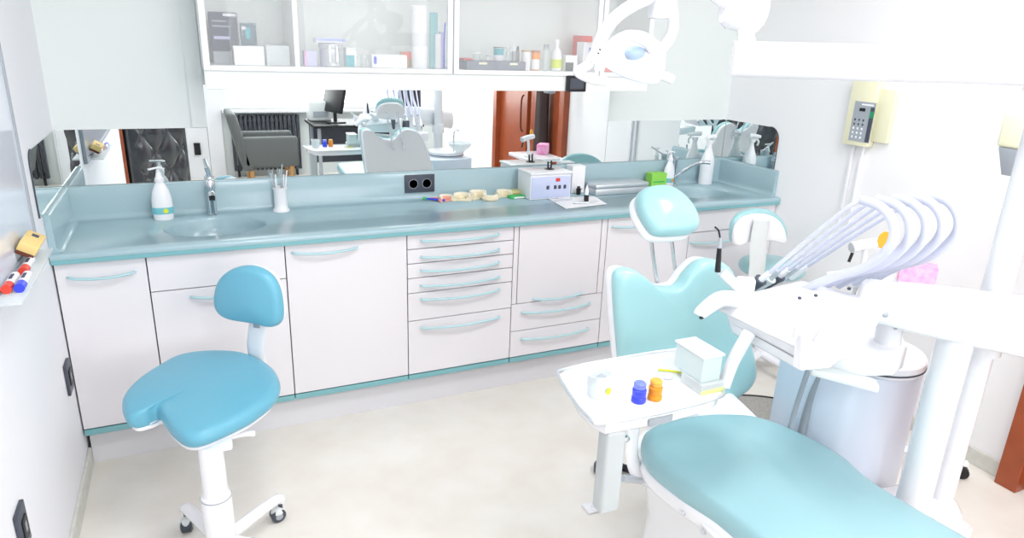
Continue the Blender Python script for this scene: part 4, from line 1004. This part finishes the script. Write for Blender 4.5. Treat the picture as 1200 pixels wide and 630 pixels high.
# ------------------------------------------------------------------ trolley by the right wall
def trolley():
    x0, x1, y0, y1 = 2.86, 3.17, -1.80, -1.42; t = thing('trolley', ((x0+x1)/2, (y0+y1)/2, 0), 'white trolley behind the delivery unit with a pink box on top', 'trolley')
    MB().box(x0, x1, y0, y1, .80, .83, .01, 3).build('top', WENM, t)
    MB().cyl((3.0, -1.6, .06), (3.0, -1.6, .80), .03).build('post', WENM, t)
    for dx, dy in ((.34, -.30), (-.12, -.2), (.1, .22), (-.15, .15)):
        lg = MB().tube([(3.0, -1.6, .10), (3.0+dx*.5, -1.6+dy*.5, .095), (3.0+dx, -1.6+dy, .075)], lambda u: .03-.008*u, flat=.6).build('leg', WENM, t)
        MB().lathe((3.0+dx-.014, -1.6+dy, .028), [(.001, 0), (.022, 0), (.0275, .004), (.0275, .024), (.022, .028), (.001, .028)], ax=(.8, .6, 0)).build('castor', BLACK, lg)
    return .831
TT = trolley()
p = at(1075, 328, z=TT)
t = thing('mask_box', (p.x, p.y, TT), 'pink face mask box lying on the trolley', 'box')
cx, cy = 3.03, -1.70
u = V((.62, -.78, 0)).normalized(); v = V((.78, .62, 0)); cc = at(1075, 320, z=TT+.04)
MB().obox(cc, u, v, (0, 0, 1), .13, .08, .078, .003).build('carton', PINK, t)
# curing light
t = thing('curing_light', (2.90, -1.54, TT), 'white pistol shaped curing lamp with orange shield in a stand', 'curing lamp')
ca_, cb2 = at(998, 290, y=-1.53), at(1030, 284, y=-1.56)
MB().tube([ca_, (ca_+cb2)/2+V((0, 0, .004)), cb2], lambda u: .022-.003*u, n=18).build('body', WENM, t)
dd = (ca_-cb2).normalized(); MB().lathe(ca_, [(.016, 0), (.018, .004), (.012, .006), (.001, .003)], ax=dd).build('lens_ring', STEEL, t)
MB().lathe(cb2+V((-.005, -.02, .018)), [(.001, 0), (.034, 0), (.036, .003), (.034, .006), (.001, .006)], ax=(-.5, -.85, -.1), sx=.65, n=32).build('orange_shield', AMBER, t)
MB().cyl(ca_+V((.012, 0, -.018)), ca_+V((.0, 0, -.06)), .006).build('nib', BLACK, t)
MB().tube([(ca_+cb2)/2, (ca_+cb2)/2+V((.01, .0, -.06)), V((2.92, -1.55, TT+.01))], .011).build('handle', WENM, t)
MB().lathe((2.92, -1.55, TT), [(.035, 0), (.035, .008), (.02, .014), (.001, .014)]).build('stand', WENM, t)

# ------------------------------------------------------------------ x-ray control and head on right wall
def xray():
    x = RW; yc, zc = -.955, 1.60
    t = thing('xray_control_box', (x, yc, 1.40), 'cream wall box with grey keypad and green button', 'control box')
    xf = x-.05
    def yz(px, py, xx=xf): q = at(px, py, x=xx); return q.y, q.z
    y0, zt_ = yz(1000, 92); y0b, zl = yz(987, 168); y1, _ = yz(1030, 95); y2, _ = yz(1052, 100, x-.03)
    MB().box(xf, x-.001, y1, y0, zl, zt_+.01, .006).build('housing', CREAM, t)
    MB().box(x-.03, x-.001, y2, y1, zl+.03, zt_-.04, .004).build('side_housing', CREAM, t)
    k0, kt = yz(1003, 118); k1, kb = yz(1022, 168)
    kb = yz(990, 163)[1]; k1 = yz(1028, 119)[0]
    kp = MB().box(xf-.003, xf+.001, k1, k0, kb, kt, .001).build('keypad', GREY, t, smooth=False)
    w = k0-k1; h = kt-kb
    MB().box(xf-.0045, xf-.0025, k1+.002, k1+w*.2, kb+.002, kt-h*.12).build('keypad_strip', DGREY, kp, smooth=False)
    MB().box(xf-.006, xf-.0025, k1+.003, k1+w*.19, kb+h*.62, kb+h*.78, .001).build('green_button', mat('green_button', (30, 150, 95), .4), kp, smooth=False)
    MB().box(xf-.0045, xf-.0025, k1+w*.45, k1+w*.72, kt-h*.24, kt-h*.16).build('display', BLACK, kp, smooth=False)
    MB().box(xf-.004, xf-.0025, k1+w*.1, k1+w*.65, kt-h*.09, kt-h*.05).build('printed_line', PAPER, kp, smooth=False)
    for r in range(5):
        for c in range(3):
            MB().ell((xf-.0025, k0-w*(.15+.2*c), kb+h*(.1+.11*r)), .003, .0055, .006, n=8, m=6).build('key', PAPER if r < 3 else DGREY, kp)
    for dy in (0.0, -.055):
        o = MB().box(x-.018, x-.001, y0-.05+dy, y0-.035+dy, .86, zl-.001, .003).build('cable_duct', WPL, smooth=False); tag(o, 'thin white cable duct running down from the cream box', 'cable duct', 'cable ducts under the cream box')
    # tube head
    hc = V((3.2, -1.85, 1.29)); t = thing('xray_machine', (RW, -1.85, 1.36), 'cream x-ray head with grey cone on a wall arm', 'x-ray head')
    top = at(1195, 132, y=-1.85); bot = at(1187, 175, y=-1.85)
    X = 3.235; z2 = top.z; z1 = bot.z
    MB().box(X-.06, X+.07, -1.91, -1.78, z1, z2, .014, 3).build('head', CREAM, t)
    MB().hexa([(X-.03, -1.89, z1-.10), (X+.035, -1.89, z1-.10), (X+.035, -1.81, z1-.10), (X-.03, -1.81, z1-.10), (X-.055, -1.90, z1), (X+.06, -1.90, z1), (X+.06, -1.79, z1), (X-.055, -1.79, z1)], .002).build('cone', GREY, t)
    MB().tube([(X+.06, -1.84, (z1+z2)/2), (X+.15, -1.84, (z1+z2)/2+.03), (RW-.01, -1.85, (z1+z2)/2+.03)], .025).build('arm', CREAM, t)
    MB().box(RW-.03, RW-.001, -1.92, -1.78, (z1+z2)/2-.06, (z1+z2)/2+.12, .006).build('wall_plate', CREAM, t)
xray()

# ------------------------------------------------------------------ far side of the room, seen in the mirrors
def armchair():
    t = thing('armchair', (1.22, -4.85, 0), 'grey upholstered armchair with oak legs, seen in the mirror', 'armchair')
    x0, x1, y0, y1 = .94, 1.56, -5.13, -4.56
    MB().box(x0+.08, x1, y0+.07, y1-.07, .26, .44, .03, 3).build('seat', CHG, t)
    MB().hexa([(x0+.06, y0, .24), (x0+.17, y0, .24), (x0+.17, y1, .24), (x0+.06, y1, .24), (x0-.08, y0, .86), (x0+.02, y0, .86), (x0+.02, y1, .86), (x0-.08, y1, .86)], .03, 3).build('backrest', CHG, t)
    for y in (y0, y1-.08): MB().box(x0+.06, x1+.02, y, y+.08, .28, .61, .03, 3).build('armrest', CHG, t)
    for x in (x0+.14, x1-.06):
        for y in (y0+.05, y1-.05): MB().cyl((x, y, 0), (x, y, .29), .018, .026).build('leg', OAK, t)
armchair()
def desk():
    t = thing('desk', (2.3, -4.65, 0), 'black office desk on grey metal legs, seen in the mirror', 'desk')
    MB().box(1.72, 2.95, -4.98, -4.32, .72, .75, .004).build('desk_top', BLACK, t)
    MB().box(1.76, 2.9, -4.95, -4.93, .25, .72).build('modesty_panel', DGREY, t, smooth=False)
    for x in (1.78, 2.88):
        for y in (-4.9, -4.38): MB().cyl((x, y, 0), (x, y, .72), .02).build('leg', GREY, t)
    t = thing('computer_monitor', (2.0, -4.6, .75), 'black computer monitor seen from the side on the desk', 'monitor')
    MB().obox((2.0, -4.6, 1.03), (.3, .95, 0), (.22, 0, 1), (.95, -.3, -.2), .42, .34, .04, .006).build('screen', BLACK, t)
    MB().cyl((2.0, -4.6, .76), (2.0, -4.6, .95), .02).build('neck', BLACK, t); MB().box(1.9, 2.1, -4.7, -4.5, .7505, .765, .004).build('foot', BLACK, t)
    o = MB().box(1.74, 1.98, -4.95, -4.72, .7508, .97, .02, 3).build('printer', WGR); tag(o, 'pale grey printer on the desk beside the monitor', 'printer')
    MB().box(1.78, 1.94, -4.72, -4.715, .80, .86).build('paper_slot', GREY, o, smooth=False)
    t = thing('office_chair', (2.62, -4.1, 0), 'black padded high back office chair at the desk', 'office chair')
    MB().box(2.42, 2.82, -4.25, -3.9, .43, .52, .03, 3).build('seat', BLACK, t)
    MB().hexa([(2.5, -4.0, .55), (2.8, -4.0, .55), (2.8, -3.93, .55), (2.5, -3.93, .55), (2.54, -3.95, 1.2), (2.78, -3.95, 1.2), (2.78, -3.88, 1.2), (2.54, -3.88, 1.2)], .03, 3).build('backrest', mat('slate_leather', (62, 64, 76), .4), t)
    MB().cyl((2.62, -4.08, .06), (2.62, -4.08, .43), .03).build('column', BLACK, t)
    for k in range(5):
        a = 2*PI*k/5; MB().tube([(2.62, -4.08, .08), (2.62+.28*math.cos(a), -4.08+.28*math.sin(a), .04)], .02, sm=0).build('leg', BLACK, t)
desk()
t = thing('radiator', (1.3, YB+.06, .08), 'dark ribbed radiator under the window sill', 'radiator')
m = MB()
for k in range(16): m.box(.95+.05*k, .985+.05*k, YB+.03, YB+.1, .08, .74, .006)
m.box(.95, 1.735, YB+.05, YB+.08, .1, .14).box(.95, 1.735, YB+.05, YB+.08, .66, .7)
m.build('ribs', mat('charcoal_enamel', (72, 74, 82), .4), t)
for x in (1.0, 1.68): MB().cyl((x, YB+.06, 0), (x, YB+.06, .1), .015).build('foot', BLACK, t)
t = thing('hanging_coat', (RW-.07, -2.35, .45), 'dark brown coat hanging on the door, seen in the mirror', 'coat')
m = MB(); prev = None; first = None
for z, w, dpt in ((.45, .13, .03), (.8, .12, .035), (1.1, .10, .04), (1.35, .09, .04), (1.45, .03, .02)):
    R = m.ring([V((RW-.05+dpt*math.cos(2*PI*k/20)*(1+.2*math.sin(5*k)), -2.38+w*math.sin(2*PI*k/20), z)) for k in range(20)])
    if prev: m.bridge(prev, R)
    else: first = R
    prev = R
m.cap(first, True); m.cap(prev); m.build('cloth', CLOTH, t)
MB().tube([(RW+.02, -2.38, 1.5), (RW-.03, -2.38, 1.49), (RW-.05, -2.38, 1.45)], .006).build('hook', BLACK, t)

# ------------------------------------------------------------------ world and view
wd = bpy.data.worlds.new('world'); bpy.context.scene.world = wd; wd.use_nodes = True
bg = wd.node_tree.nodes['Background']; bg.inputs[0].default_value = (.98, .99, 1, 1); bg.inputs[1].default_value = 3
sc = bpy.context.scene
sc.view_settings.view_transform = 'Standard'; sc.view_settings.look = 'None'; sc.view_settings.gamma = 1
sc.view_settings.exposure = -1.76
sc.view_settings.use_curve_mapping = False
sc.cycles.max_bounces = 8; sc.cycles.diffuse_bounces = 5; sc.cycles.glossy_bounces = 5; sc.cycles.transparent_max_bounces = 12
